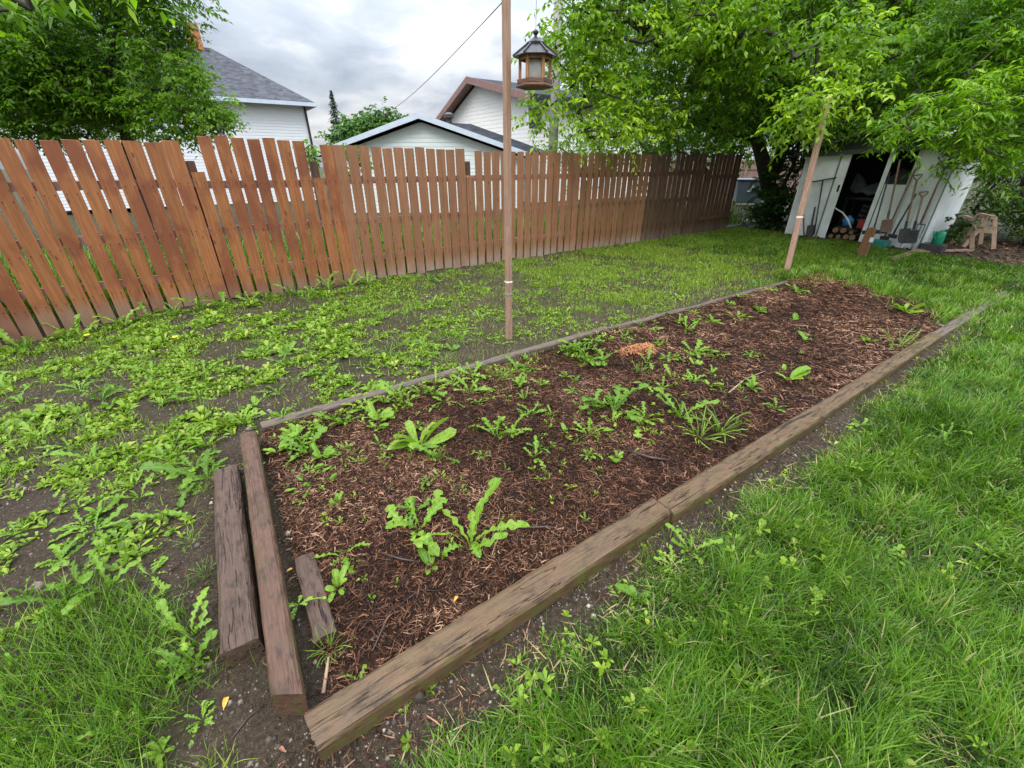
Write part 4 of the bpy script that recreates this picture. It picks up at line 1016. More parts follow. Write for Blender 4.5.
# ivy and shrubs round the trunk and behind the shed
tree('ivy_shrub', 'dark ivy-covered shrub wrapped round the maple trunk left of the shed', 'shrub', (12.5, 5.9, 0), [[0, (12.5, 5.9, 1.0), (12.6, 5.8, 2.0)]],
     [((12.5, 5.95, .55), .55, 1.0), ((12.5, 5.85, 1.3), .62, 1.1), ((12.7, 5.6, 2.1), .7, .9), ((12.9, 6.3, .6), .5, 1.0), ((12.35, 6.25, .3), .35, .8), ((13.3, 5.6, 1.3), .6, 1.1), ((13.6, 5.7, .5), .5, 1)], M['ivy'], M['bark'], dens=95, twigs=6, per=9, Lr=(.06, .10), wr=(.6, .85), clump=.2, droop=.5, trunk_r=.06, branchname='stems')
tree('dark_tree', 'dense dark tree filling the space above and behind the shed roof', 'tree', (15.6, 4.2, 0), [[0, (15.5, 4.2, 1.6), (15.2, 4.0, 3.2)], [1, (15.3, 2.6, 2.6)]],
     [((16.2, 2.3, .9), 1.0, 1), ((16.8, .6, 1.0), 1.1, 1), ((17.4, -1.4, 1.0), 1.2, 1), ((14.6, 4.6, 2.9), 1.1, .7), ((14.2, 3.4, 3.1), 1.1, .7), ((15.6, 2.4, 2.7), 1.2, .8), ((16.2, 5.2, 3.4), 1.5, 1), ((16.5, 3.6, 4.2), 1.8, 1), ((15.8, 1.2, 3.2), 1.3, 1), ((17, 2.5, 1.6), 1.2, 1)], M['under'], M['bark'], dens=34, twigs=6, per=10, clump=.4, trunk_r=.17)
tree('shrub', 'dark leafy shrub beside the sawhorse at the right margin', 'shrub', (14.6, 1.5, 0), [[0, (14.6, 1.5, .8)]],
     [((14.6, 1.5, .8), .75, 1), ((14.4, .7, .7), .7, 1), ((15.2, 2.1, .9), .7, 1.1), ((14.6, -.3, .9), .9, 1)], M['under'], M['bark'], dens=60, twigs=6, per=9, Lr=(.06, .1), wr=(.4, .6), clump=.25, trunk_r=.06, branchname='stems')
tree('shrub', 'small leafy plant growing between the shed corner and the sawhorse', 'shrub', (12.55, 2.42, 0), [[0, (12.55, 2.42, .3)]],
     [((12.6, 2.4, .42), .24, 1), ((12.7, 2.25, .25), .2, 1)], M['ivy'], M['bark'], dens=240, twigs=5, per=7, Lr=(.05, .09), wr=(.5, .7), clump=.12, trunk_r=.02, branchname='stems')

# left tree behind the fence
lb = AT(118, 150, 10.5); lb.z = 0
tree('left_maple_tree' if False else 'maple_tree', 'dark green tree standing behind the fence on the left, before the grey-roofed house', 'tree', lb,
     [[0, tuple(AT(122, 120, 10.5)), tuple(AT(108, 75, 10.3)), tuple(AT(118, 30, 10.3)), tuple(AT(130, -40, 10.4))], [2, tuple(AT(60, 60, 9.9))], [1, tuple(AT(165, 90, 10.0)), tuple(AT(190, 70, 9.9))], [1, tuple(AT(70, 110, 9.8))]],
     [lob(45, 65, 9.8, 1.15), lob(20, 100, 9.6, .9, .85, .1), lob(20, 30, 9.8, .9), lob(92, 28, 10.2, .8), lob(183, 92, 9.8, .75, .85, .2), lob(152, 66, 10.0, .75, .85, .1), lob(203, 112, 9.7, .45, .9, .3), lob(218, 128, 9.7, .30, .9, .35), lob(168, 116, 9.8, .6, .85, .2), lob(85, 90, 10, .8, .85, .05), lob(162, 14, 10.1, .56), lob(120, 104, 10.2, .65, .85, -.1), lob(60, 60, 11.5, 1.3, .9, -.15), lob(140, 90, 11.3, .9, .9, -.2), lob(20, 60, 11, 1.3, .9, -.15),
      lob(60, -25, 10, 1.1), lob(150, -25, 10.2, .9), lob(-40, 60, 9.5, 1.2)],
     M['dark_tree'], M['bark'], dens=78, twigs=10, per=7, Lr=(.065, .13), wr=(.36, .54), clump=.28, trunk_r=.11)
tree('shrub', 'light green shrub behind the fence under the dark tree', 'shrub', tuple(Vector((AT(75, 135, 11.5).x, AT(75, 135, 11.5).y, 0))), [[0, tuple(AT(75, 135, 11.5))]],
     [lob(70, 124, 11.5, .65), lob(30, 132, 11.5, .55), lob(110, 135, 11.5, .5)], M['maple_light'], M['bark_mid'], dens=70, twigs=6, per=9, clump=.25, trunk_r=.05, branchname='stems')
# spray of near leaves in the top left corner
nb0 = AT(-120, -40, 2.2)
tree('overhanging_branch' if False else 'ash_tree', 'pale yellow-green leaf spray hanging into the top left corner', 'tree', (nb0.x - 1.2, nb0.y + .1, 0),
     [[0, (nb0.x - 1.2, nb0.y + .1, 1.6), tuple(nb0), tuple(AT(20, -25, 2.05)), tuple(AT(95, -14, 2.0))]],
     [lob(15, 2, 2.05, .07, .6), lob(60, -8, 2.0, .10, .5), lob(95, -2, 2.0, .06, .6), lob(-30, -10, 2.1, .12, .6), lob(130, -14, 1.95, .05, .6)],
     M['maple_light'], M['bark_mid'], dens=1500, twigs=2, per=4, Lr=(.04, .065), wr=(.3, .45), clump=.06, trunk_r=.016, droop=.3)
# growth beyond the end of the fence and behind it
bb = AT(715, 150, 16); tree('shrub', 'bright green shrub showing above the far end of the fence', 'shrub', (bb.x, bb.y, 0), [[0, (bb.x, bb.y, 1.2)]],
     [lob(690, 138, 16, 1.0), lob(725, 128, 16.5, 1.0), lob(650, 140, 16, .9), lob(745, 138, 17, .8), lob(765, 150, 17.5, .6), lob(610, 145, 16, .7)], M['maple_light'], M['bark_mid'], dens=40, twigs=6, per=8, Lr=(.1, .16), wr=(.5, .7), clump=.4, trunk_r=.06, branchname='stems')
bb = AT(590, 140, 14); tree('shrub', 'leafy bush behind the middle of the fence under the maple limb', 'shrub', (bb.x, bb.y, 0), [[0, (bb.x, bb.y, 1.0)]],
     [lob(590, 160, 13, .8), lob(640, 165, 13, .8), lob(560, 150, 13, .5)], M['maple'], M['bark_mid'], dens=50, twigs=6, per=8, clump=.3, trunk_r=.05, branchname='stems')
bb = AT(312, 150, 9.2); tree('vine', 'bright green vine climbing up behind a gap in the fence left of the garage', 'vine', (bb.x, bb.y, 0), [[0, (bb.x, bb.y, .8), tuple(AT(311, 145, 9.2))]],
     [lob(311, 150, 9.2, .14, 2.0), lob(312, 175, 9.2, .14, 2)], M['maple_light'], M['bark_mid'], dens=900, twigs=4, per=6, Lr=(.05, .09), wr=(.5, .7), clump=.12, trunk_r=.012, branchname='stems')
bb = AT(355, 150, 12); tree('shrub', 'small bright bush behind the fence at the corner of the garage roof', 'shrub', (bb.x, bb.y, 0), [[0, (bb.x, bb.y, 1.2)]],
     [lob(340, 146, 12, .2), lob(350, 165, 12, .45)], M['maple_light'], M['bark_mid'], dens=300, twigs=4, per=7, Lr=(.06, .1), wr=(.5, .7), clump=.16, trunk_r=.03, branchname='stems')
bb = AT(378, 130, 34); tree('deciduous_tree', 'rounded green tree far behind the garage', 'tree', (bb.x, bb.y, 0), [[0, (bb.x, bb.y, 2.5)]],
     [lob(378, 124, 34, 1.1), lob(362, 132, 34, 1.2), lob(398, 126, 34, .9), lob(352, 134, 33, .8)], M['far_tree'], M['bark_mid'], dens=40, twigs=6, per=8, Lr=(.2, .34), wr=(.5, .7), clump=.5, trunk_r=.14)
bb = AT(345, 130, 46); tree('deciduous_tree', 'low green tree at the foot of the spruce', 'tree', (bb.x, bb.y, 0), [[0, (bb.x, bb.y, 2.5)]],
     [lob(360, 132, 46, 1.6), lob(345, 140, 46, 1.4)], M['far_tree'], M['bark_mid'], dens=30, twigs=6, per=8, Lr=(.25, .4), wr=(.5, .7), clump=.6, trunk_r=.14)
# spruce
sb = AT(339, 140, 38); stop_ = AT(338, 90, 38); sp = empty('spruce_tree', (sb.x, sb.y, 0), 'narrow pointed spruce far away between the houses', 'tree')
m = MB(); m.tube([(0, 0, 0), (0, 0, stop_.z)], [.12, .015], 8); m.build('trunk', M['bark'], sp)
V = []; A = []
for k in range(2200):
    f = random.random() ** .7; z = .6 + (stop_.z - .6) * f; r = (.04 + (1 - f) ** .9 * 1.55) * random.uniform(.15, 1) * (.7 + .3 * math.sin(f * 75)); a = random.uniform(0, 6.28)
    c, s = math.cos(a), math.sin(a); L = .12 + .3 * (1 - f); zz = z - r * .3
    p = Vector((c * r, s * r, zz)); d = Vector((c, s, -.5)).normalized() * L; w = Vector((-s, c, 0)) * (.04 + .07 * (1 - f))
    V += [p - w * .5, p + d * .5 - w, p + d, p + d * .5 + w]; A += [random.random()] * 4
link('crown', np_mesh('crown', [tuple(v) for v in V], np.arange(len(V)).reshape(-1, 4), False, {'rnd': A}), M['spruce'], sp)

# ------------------------------------------------------------------ shed
SX = 12.0; shed = empty('metal_shed', (SX, 4.0, 0), 'old white metal garden shed with an open dark doorway under the trees', 'shed')
def sh(mb, name, mat, parent=shed, **kw): 
    o = mb.build(name, mat, parent, **kw); 
    return o
def ribbed(y0, y1, z0, z1t, xoff=0.0, rib=.11, dep=.012, top2=None):
    """ribbed sheet facing -X from y0 to y1 (local to shed), real thickness"""
    m = MB(); ys = [y0]; k = 0
    n = max(1, int(round((y1 - y0) / rib)))
    prof = []
    for i in range(n):
        a = y0 + (y1 - y0) * i / n; w = (y1 - y0) / n
        prof += [(a, 0), (a + w * .78, 0), (a + w * .84, -dep), (a + w * .94, -dep)]
    prof.append((y1, 0))
    N = len(prof); V = []
    for t in (0, .008):
        for z in (0, 1):
            for yy, d in prof:
                zt2 = z1t if top2 is None else z1t + (top2 - z1t) * (yy - y0) / (y1 - y0)
                V.append((xoff + d + t, yy, z0 if z == 0 else zt2))
    Fs = []
    for i in range(N - 1):
        Fs.append((i, i + 1, N + i + 1, N + i)); Fs.append((2 * N + i, 3 * N + i, 3 * N + i + 1, 2 * N + i + 1)); Fs.append((N + i, N + i + 1, 3 * N + i + 1, 3 * N + i))
    Fs += [(0, N, 3 * N, 2 * N), (N - 1, 3 * N - 1, 4 * N - 1, 2 * N - 1)]
    m.add(V, Fs); return m
yl, yr = 5.30 - 4, 2.66 - 4           # left / right ends of the front, local
# interior
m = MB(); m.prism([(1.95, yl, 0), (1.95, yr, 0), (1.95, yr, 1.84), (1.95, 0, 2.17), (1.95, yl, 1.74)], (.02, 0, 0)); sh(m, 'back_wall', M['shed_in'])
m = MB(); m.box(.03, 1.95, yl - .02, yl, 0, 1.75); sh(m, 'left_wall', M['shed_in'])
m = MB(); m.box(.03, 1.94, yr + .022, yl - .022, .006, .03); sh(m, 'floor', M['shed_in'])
side = ribbed(-1.95, -.02, .02, 1.74); o = sh(side, 'side_wall', M['shed']); o.rotation_euler = (0, 0, R(90)); o.location = (0, yr, 0)
# front: fixed strips and doors
t2 = lambda t: t - 4
sh(ribbed(t2(4.98), yl, .0, 1.74), 'front_strip', M['shed'])
dl_ = ribbed(t2(4.58), t2(5.10), .02, 1.76, -.035, .5, .006); door = sh(dl_, 'door', M['shed'])
m = MB(); m.box(-.052, -.034, t2(4.545), t2(4.578), .02, 1.78); sh(m, 'edge_strip', M['shed_trim'], door)
m = MB(); m.box(-.050, -.024, t2(4.37), t2(4.543), .02, 1.765); sh(m, 'edge_panel', M['shed'], door)
m = MB(); m.box(-.066, -.052, t2(4.40), t2(4.44), 1.02, 1.16); sh(m, 'handle', M['black'], door, bevel=.004)
d2 = ribbed(t2(3.22), t2(3.60), .02, 1.20, -.035, .2, .012); door2 = sh(d2, 'door', M['shed'])
m = MB(); m.box(-.030, -.012, t2(3.62), t2(3.70), .02, 1.82); sh(m, 'edge_strip', M['shed'], door2)
sh(ribbed(yr + .02, t2(3.20), .0, 1.86, -.02, .27, .016, 1.90), 'front_wall', M['shed'])
m = MB(); m.box(-.06, -.036, t2(3.18), t2(3.235), .0, 1.88); sh(m, 'door_frame', M['cream_trim'])
m = MB(); m.box(-.045, .02, yr - .025, yr + .018, 0, 1.80); sh(m, 'corner_post', M['shed_trim'])
m = MB(); m.box(-.075, -.048, yr - .01, yr + .055, 0, 1.80); sh(m, 'corner_trim', M['white'])
# gable and roof
m = MB(); m.prism([(-.005, yl, 1.765), (-.005, yr, 1.905), (-.005, yr + .4, 2.05), (-.005, 0, 2.2), (-.005, yl - .3, 1.98)], (.02, 0, 0)); sh(m, 'gable', M['shed_roof'])
m = MB(); m.bar((-.10, yl + .08, 1.75), (-.10, yr - .05, 1.90), .03, .09); sh(m, 'header_beam', M['shed_roof'])
m = MB(); m.prism([(-.25, yl + .18, 1.80), (-.25, 0, 2.24), (-.25, yr - .16, 1.90), (-.25, yr - .16, 1.86), (-.25, 0, 2.20), (-.25, yl + .18, 1.76)], (2.35, 0, 0)); sh(m, 'roof', M['shed_roof'])
m = MB(); m.tube([(-.30, yl + .22, 1.72), (-.30, yl - .55, 1.97)], .022, 7); sh(m, 'gutter_pipe', M['dark'])

def hanging(name, label, cat, base): return empty(name, base, label, cat)
# --- things kept in the doorway
k = 0; logs = []
LOGP = [(4.27, 0), (4.12, 0), (3.97, 0), (3.83, 0), (4.20, 1), (4.05, 1), (3.90, 1)]
for ly, row in LOGP:
    r = random.uniform(.045, .07); o = empty('log', (12.12 + random.uniform(-.05, .05), ly + random.uniform(-.015, .015), .034 + r + row * .125), ['split log on the ground row of the firewood stack in the shed doorway', 'split log on top of the firewood stack in the shed doorway'][row], 'log', 'firewood logs in the doorway')
    m = MB(); m.tube([(-.15, 0, 0), (.2, random.uniform(-.02, .02), 0)], r, 9); m.build('bark', M['bark_mid'], o)
    m = MB(); m.tube([(-.158, 0, 0), (-.1505, 0, 0)], r * .92, 9); m.build('cut_face', M['cut_wood'], o)
p = PX(848, 222, 12.25)
jug = empty('jug', (12.2, p.y - .02, .30), 'blue plastic jug lying on the firewood in the shed', 'jug')
m = MB(); m.lathe([(.04, 0), (.10, .01), (.11, .10), (.09, .17), (.035, .20), (.035, .23)], 14); m.build('body', M['blue'], jug, smooth=True)
m = MB(); m.tube([(.03, .0, .2), (.0, .11, .21), (0, .12, .10)], .012, 7); m.build('handle', M['blue'], jug)
a = [PX(835, 208, 11.96), PX(843, 213, 11.94), PX(848, 220, 11.92), PX(851, 228, 11.93)]
m = MB(); m.tube([q_ - a[0] for q_ in a], .016, 8); o = m.build('hose', M['offwhite'], None, tuple(a[0]), smooth=True); tag(o, 'white curved length of hose sticking out of the shed doorway', 'hose')
o = empty('fuel_can', (12.2, 3.80, .28), 'red plastic can beside the firewood in the shed', 'can')
m = MB(); m.box(-.1, .1, -.08, .08, 0, .2); m.build('body', M['red'], o, bevel=.02)
m = MB(); m.tube([(-.05, 0, .2), (-.12, .02, .27)], .016, 8); m.build('spout', M['black'], o)
m = MB(); 
for z in (0, .1, .2, .3): 
    m.tube([(-.18, -.2, z), (.18, -.2, z), (.18, .2, z), (-.18, .2, z), (-.18, -.2, z)], .008, 5)
for i in range(7):
    y_ = -.2 + i * .4 / 6; m.tube([(-.18, y_, 0), (-.18, y_, .3)], .006, 5); m.tube([(-.18 + i * .06, -.2, 0), (-.18 + i * .06, -.2, .3)], .006, 5)
o = m.build('wire_crate', M['dark'], None, (12.35, 3.78, .42)); o.rotation_euler = (0.1, .15, .3); tag(o, 'black wire crate piled on the clutter inside the shed', 'crate')
o = empty('workbench', (13.3, 4.0, .03), 'dark cluttered bench at the back of the shed', 'bench'); m = MB(); m.box(-.3, .3, -.9, .6, .78, .84); m.build('top', M['dark'], o)
for sx, sy in ((-.26, -.85), (.26, -.85), (-.26, .55), (.26, .55)): m = MB(); m.box(sx - .03, sx + .03, sy - .03, sy + .03, 0, .78); m.build('leg', M['dark'], o)
m = MB(); m.box(11.8 - 11.8, .30, -.24, .16, 0, .13); o = m.build('storage_tub', M['teal'], None, (11.62, 3.33, .01), bevel=.02); tag(o, 'low teal plastic tub on the grass behind the broken-off post', 'tub')
bk = PX(940, 229, 11.9); wc = empty('watering_can', (11.98, 2.40, .16), 'green plastic watering can beside the shed corner', 'watering can', rz=R(70)); wc.scale = (.8, .8, .9)
m = MB(); m.lathe([(.10, 0), (.115, .02), (.11, .22), (.095, .25), (.05, .26)], 16); m.build('body', M['green'], wc, smooth=True)
m = MB(); m.tube([(0, .08, .06), (0, .2, .18), (0, .25, .27)], [.025, .018, .015], 8); m.build('spout', M['green'], wc, smooth=True)
m = MB(); m.tube([(0, -.09, .06), (0, -.19, .14), (0, -.12, .29), (0, .04, .27)], .013, 8); m.build('handle', M['green'], wc, smooth=True)
m = MB(); m.box(-.16, .16, -.18, .18, 0, .16); o = m.build('block', M['dark'], None, (11.97, 2.42, 0), bevel=.01); tag(o, 'dark block on the ground under the green watering can', 'block')

tp = MB(); NN = 9; V = []
for i in range(NN):
    for j in range(NN):
        a, b = i / (NN - 1), j / (NN - 1); V.append((.25 * a, (b - .5) * 1.1, .55 * math.sin(a * 1.9 + .3) * (.8 + .3 * math.sin(b * 7)) + .04 * math.sin(b * 19 + a * 5)))
tp.add(V, [(i * NN + j, i * NN + j + 1, (i + 1) * NN + j + 1, (i + 1) * NN + j) for i in range(NN - 1) for j in range(NN - 1)])
o = tp.build('tarpaulin', M['tarp'], None, (12.95, 4.0, .86), smooth=True); sm_ = o.modifiers.new('thickness', 'SOLIDIFY'); sm_.thickness = .006; tag(o, 'crumpled grey tarpaulin heaped on the bench inside the shed', 'tarpaulin')
# --- long-handled tools leaning on the shed
def tool(name, label, top, bot, xt, xb, head, hmat, grip=None, rad=.016, headmat='dark'):
    P1 = PX(*top, xt); P0 = PX(*bot, xb); P0.z = max(P0.z, .03); d = P1 - P0
    r = empty(name, tuple(P0), label, 'garden tool', 'garden tools leaning on the shed')
    ax = d.normalized(); sd = Vector((0, 1, 0)); sd = (sd - ax * sd.dot(ax)).normalized(); nr = ax.cross(sd)
    Mx = Matrix((sd, nr, ax)).transposed()
    def q(x, y, z): return Mx @ Vector((x, y, z))
    Ld = d.length; h0 = {'spade': .26, 'square': .26, 'rake_up': 0.0, 'fork': .26, 'hoe': .05, 'rake': .04}[head]
    m = MB(); m.tube([q(0, 0, h0), q(0, 0, Ld - (.10 if grip == 'D' else 0))], rad, 8); m.build('handle', hmat, r, smooth=True)
    if grip == 'D':
        m = MB(); m.tube([q(0, 0, Ld - .11), q(-.065, 0, Ld - .02), q(-.065, 0, Ld), q(.065, 0, Ld), q(.065, 0, Ld - .02), q(0, 0, Ld - .11)], .013, 7); m.build('grip', hmat if hmat is not M['post'] else M['raw_wood'], r)
    m = MB(); hm = M[headmat]
    if head in ('spade', 'square'):
        pts = [(-.085, .28), (.085, .28), (.09, .10), (.075, .03), (0, -.02), (-.075, .03), (-.09, .10)] if head == 'spade' else [(-.09, .25), (.09, .25), (.095, 0), (-.095, 0)]
        m.prism([q(x, -.012 - .04 * (1 - abs(x) / .12) * (.3 - z), z) for x, z in pts], q(0, .008, 0)); m.tube([q(0, 0, .26), q(0, 0, .42)], rad * 1.35, 8)
    elif head == 'fork':
        for k in (-1, -.33, .33, 1): m.tube([q(k * .08, 0, .26), q(k * .085, -.01, .12), q(k * .085, .01, 0)], .007, 6)
        m.tube([q(-.08, 0, .26), q(.08, 0, .26)], .010, 6)
    elif head == 'rake_up':
        m.tube([q(-.26, 0, Ld), q(.26, 0, Ld)], .014, 7)
        for k in range(9): m.tube([q(-.24 + k * .06, 0, Ld), q(-.24 + k * .06, -.07, Ld - .01)], .006, 5)
    elif head in ('hoe', 'rake'):
        w = .08 if head == 'hoe' else .2
        m.prism([q(-w, -.02, .04), q(w, -.02, .04), q(w, -.05, -.03), q(-w, -.05, -.03)], q(0, .006, 0)); m.tube([q(0, 0, .15), q(0, -.02, .03)], rad * 1.1, 7)
    m.build('head', hm, r)
    return r
# tops / bottoms taken on planes just in front of the shed wall
tool('garden_rake', 'dark metal rake with its wide head up, leaning on the left shed door', (823, 180), (814, 234), 11.93, 11.72, 'rake_up', M['dark'], None, .015)
tool('shovel', 'short dark shovel standing beside the upturned rake', (815, 207), (809, 238), 11.93, 11.75, 'spade', M['black'], None, .017)
tool('hoe', 'slim dark hoe at the far left edge of the shed', (803, 190), (803, 240), 11.93, 11.70, 'hoe', M['dark'], None, .013)
tool('spade', 'spade with pale wooden handle and D grip beside the doorway post', (918, 175), (902, 243), 11.88, 11.62, 'spade', M['raw_wood'], 'D', .019)
tool('spade', 'square spade with lower D grip between two taller tools', (924, 192), (910, 243), 11.86, 11.58, 'square', M['raw_wood'], 'D', .019, 'black')
tool('garden_fork', 'tall garden fork with dark D grip near the shed corner', (947, 163), (914, 238), 11.88, 11.60, 'fork', M['rusty'], 'D', .017)
tool('shovel', 'rusty square shovel on a long wooden handle beside the broken-off post', (900, 160), (885, 232), 11.90, 11.55, 'square', M['raw_wood'], None, .018, 'rusty')
tool('garden_rake', 'long-handled garden rake with thin dark handle left of the rusty shovel', (890, 172), (873, 232), 11.92, 11.62, 'rake', M['dark'], None, .014)
tool('hoe', 'hoe with bent brown handle crossing in front of the right door panel', (914, 172), (884, 238), 11.90, 11.60, 'hoe', M['rusty'], None, .015)
tool('garden_hoe', 'hoe with a near-black handle low in front of the white front wall', (916, 194), (892, 236), 11.86, 11.60, 'hoe', M['black'], None, .015)

# --- sawhorses beside the shed
def sawhorse(loc, rz, label):
    r = empty('sawhorse', loc, label, 'sawhorse', 'sawhorses beside the shed', rz); r.scale = (.78, .78, .9)
    m = MB(); m.box(-.42, .42, -.05, .05, .62, .70); m.build('top_beam', M['raw_wood'], r, bevel=.006)
    for sx in (-1, 1):
        for sy in (-1, 1):
            m = MB(); m.bar((sx * .34, sy * .055, .66), (sx * .42, sy * .30, 0), .09, .04, (1, 0, 0)); m.build('leg', M['raw_wood'], r, bevel=.004)
        m = MB(); m.bar((sx * .385, -.15, .40), (sx * .385, .15, .40), .02, .14, (0, 0, 1)); m.build('gusset', M['raw_wood'], r)
    return r
sawhorse((12.95, 2.30, 0), R(20), 'front weathered wooden sawhorse standing beside the shed corner')
sawhorse((13.45, 2.12, .02), R(28), 'rear weathered sawhorse standing tight behind the front one')
m = MB(); m.bar((0, 0, .02), (.9, -.55, .03), .14, .03); o = m.build('plank', M['raw_wood'], None, (11.7, 2.55, 0)); tag(o, 'dark plank lying on the ground below the sawhorses', 'plank')

# leaf litter under the right-hand tree
lit = Pile(); n = 5200; x = rng.uniform(11.3, 15.5, n); y = rng.uniform(-1.6, 6.2, n); kk = x > 11.45 + .3 * (fbm(x * 2, y * 2, 301) - .5); x, y = x[kk], y[kk]; n = len(x)
L = rng.uniform(.04, .12, n); az = rng.uniform(0, 6.28, n); V = np.zeros((n, 4, 3)); z = height(x, y) + rng.uniform(.002, .03, n)
for i, (sa, sb) in enumerate(((-.5, 0), (0, -.22), (.5, 0), (0, .22))): V[:, i] = np.stack([x + np.cos(az) * L * sa - np.sin(az) * L * sb, y + np.sin(az) * L * sa + np.cos(az) * L * sb, z + rng.normal(0, .01, n)], 1)
lit.add(V.reshape(-1, 3), np.arange(n * 4).reshape(-1, 4), np.repeat(rng.random(n), 4))
lit.build('leaf_litter', M['chips'], 'brown leaf litter on the shaded soil beside and in front of the shed', 'leaf litter')

# ------------------------------------------------------------------ houses
def laps(m, p_of, z0, z1, ext, step=.16, out=.010):
    """clapboards: p_of(a, z, d) -> point; ext(z) -> (a0, a1) extent of the wall at that height"""
    z = z0
    while z < z1 - .01:
        zt2 = min(z + step, z1); a0, a1 = ext(z); b0, b1 = ext(zt2)
        if b1 - b0 < .02: b0 = b1 = (b0 + b1) / 2
        m.add([p_of(a0, z, out), p_of(a1, z, out), p_of(b1, zt2, 0), p_of(b0, zt2, 0), p_of(a0, z, 0), p_of(a1, z, 0)], [(0, 1, 2, 3), (4, 5, 1, 0)])
        z = zt2
# left house with a hip roof: walls at Y = yh, right end X = xh
cor = AT(316, 104, 22); xh, yh, ez = cor.x, cor.y, cor.z
lh = empty('house', (xh - 5, yh + 5, 0), 'white-sided house with grey hip roof behind the dark tree on the left', 'house')
def rel(o): return o
ov = .45; ox, oy = -(xh - 5), -(yh + 5)
W_ = 9.5; best = None
for a_ in np.arange(2.0, 6.0, .02):
    P = Vector((xh - a_, yh + a_, ez + 1)); r = ray(210, 48); k = math.hypot(P.x, P.y) / math.hypot(r.x, r.y)
    ang = math.atan2(P.y, P.x) - math.atan2(r.y, r.x)
    if best is None or abs(ang) < best[0]: best = (abs(ang), a_, CAM_H + r.z * k)
a_, az_ = best[1], best[2]
m = MB(); x0, x1, y0, y1 = xh - ov - W_, xh - ov, yh + ov, yh + 2 * a_ - ov
laps(m, lambda a, z, d: (a + ox, y0 - d + oy, z), 0, ez - .02, lambda z: (x0, x1), .115)
laps(m, lambda a, z, d: (x1 + d + ox, a + oy, z), 0, ez - .02, lambda z: (y0, y1), .115)
m.box(x0 + ox, x1 - .02 + ox, y0 + .02 + oy, y1 + oy, 0, ez - .05); m.build('wall', M['siding'], lh)
m = MB(); e0, e1, f0, f1 = xh - W_ - 2 * ov, xh, yh, yh + 2 * a_
A1, A2 = (xh - a_ + ox, yh + a_ + oy, az_), (e0 + a_ + ox, yh + a_ + oy, az_)
c1, c2, c3, c4 = [(q_[0] + ox, q_[1] + oy, ez + .03) for q_ in ((e1, f0), (e0, f0), (e0, f1), (e1, f1))]
m.add([c1, c2, c3, c4, A1, A2], [(0, 1, 5, 4), (2, 3, 4, 5), (3, 0, 4), (1, 2, 5), (3, 2, 1, 0)]); rf = m.build('roof', M['shingle'], lh)
m = MB(); m.box(e0 + ox - .02, e1 + ox + .02, f0 + oy - .03, f0 + oy + .0, ez - .10, ez + .04); m.box(e1 + ox + .001, e1 + ox + .03, f0 + oy, f1 + oy, ez - .10, ez + .04); m.build('gutter', M['fascia_white'], lh)
m = MB(); m.box(e0 + ox, e1 + ox, f0 + oy + .001, f1 + oy, ez - .06, ez - .03); m.build('soffit', M['fascia_brown'], lh)
m = MB(); m.tube([(x1 + ox + .03, y0 + oy - .05, ez - .1), (x1 + ox + .05, y0 + oy - .07, 0)], .05, 8); m.build('downpipe', M['black'], lh)
cp = AT(208, 40, math.hypot(1, 0) * (a_ + 22.5)); 
m = MB(); m.box(A1[0] - .75, A1[0] - .25, A1[1] - .25, A1[1] + .25, az_ - .5, az_ + .75); ch = m.build('chimney', M['brick'], rf)
m = MB(); m.box(A1[0] - .65, A1[0] - .35, A1[1] - .15, A1[1] + .15, az_ + .752, az_ + .95); m.build('chimney_pot', M['brick'], ch) if False else None
m = MB(); m.lathe([(.16, -.3), (.16, .12), (.24, .13), (.24, .30), (.1, .36)], 10, (A1[0] - 1.25, A1[1] - .9, az_ - .35)); m.build('roof_vent', M['dark'], rf)

# garage with white gable facing the camera: plane X = gx0
gp = AT(418, 113, 16); gx0 = gp.x; gL = PX(347, 140, gx0); gR = PX(527, 152, gx0)
ga = empty('garage', (gx0, gp.y, 0), 'low garage with a pale gable and dark roof rising just behind the fence', 'garage', rz=R(57))
sll = slr_ = .31; hl = hr = 3.6
ezl = ezr = gp.z - hl * sll; dep = 5.0
m = MB(); inset = .35
def gext(z):
    q_ = max(0.0, gp.z - .22 - z); return (-min(hr - inset, q_ / slr_), min(hl - inset, q_ / sll))
laps(m, lambda a, z, d: (-d + .3, a, z), 0, gp.z - .24, gext, .13)
m.prism([(.31, -(hr - inset), 0), (.31, hl - inset, 0), (.31, hl - inset, ezl + inset * sll - .25), (.31, 0, gp.z - .26), (.31, -(hr - inset), ezr + inset * slr_ - .25)], (dep - .4, 0, 0)); m.build('wall', M['siding3'], ga)
m = MB(); th = .07
m.prism([(0, hl, ezl - .06), (0, 0, gp.z - .06), (0, -hr, ezr - .06), (0, -hr, ezr - .06 - th), (0, 0, gp.z - .06 - th), (0, hl, ezl - .06 - th)], (dep, 0, 0)); rf = m.build('roof', M['shingle2'], ga)
m = MB(); m.prism([(-.03, hl + .02, ezl), (-.03, 0, gp.z + .02), (-.03, -hr - .02, ezr), (-.03, -hr - .02, ezr - .15), (-.03, 0, gp.z - .15), (-.03, hl + .02, ezl - .15)], (.028, 0, 0)); m.build('barge_board', M['fascia_white'], ga)

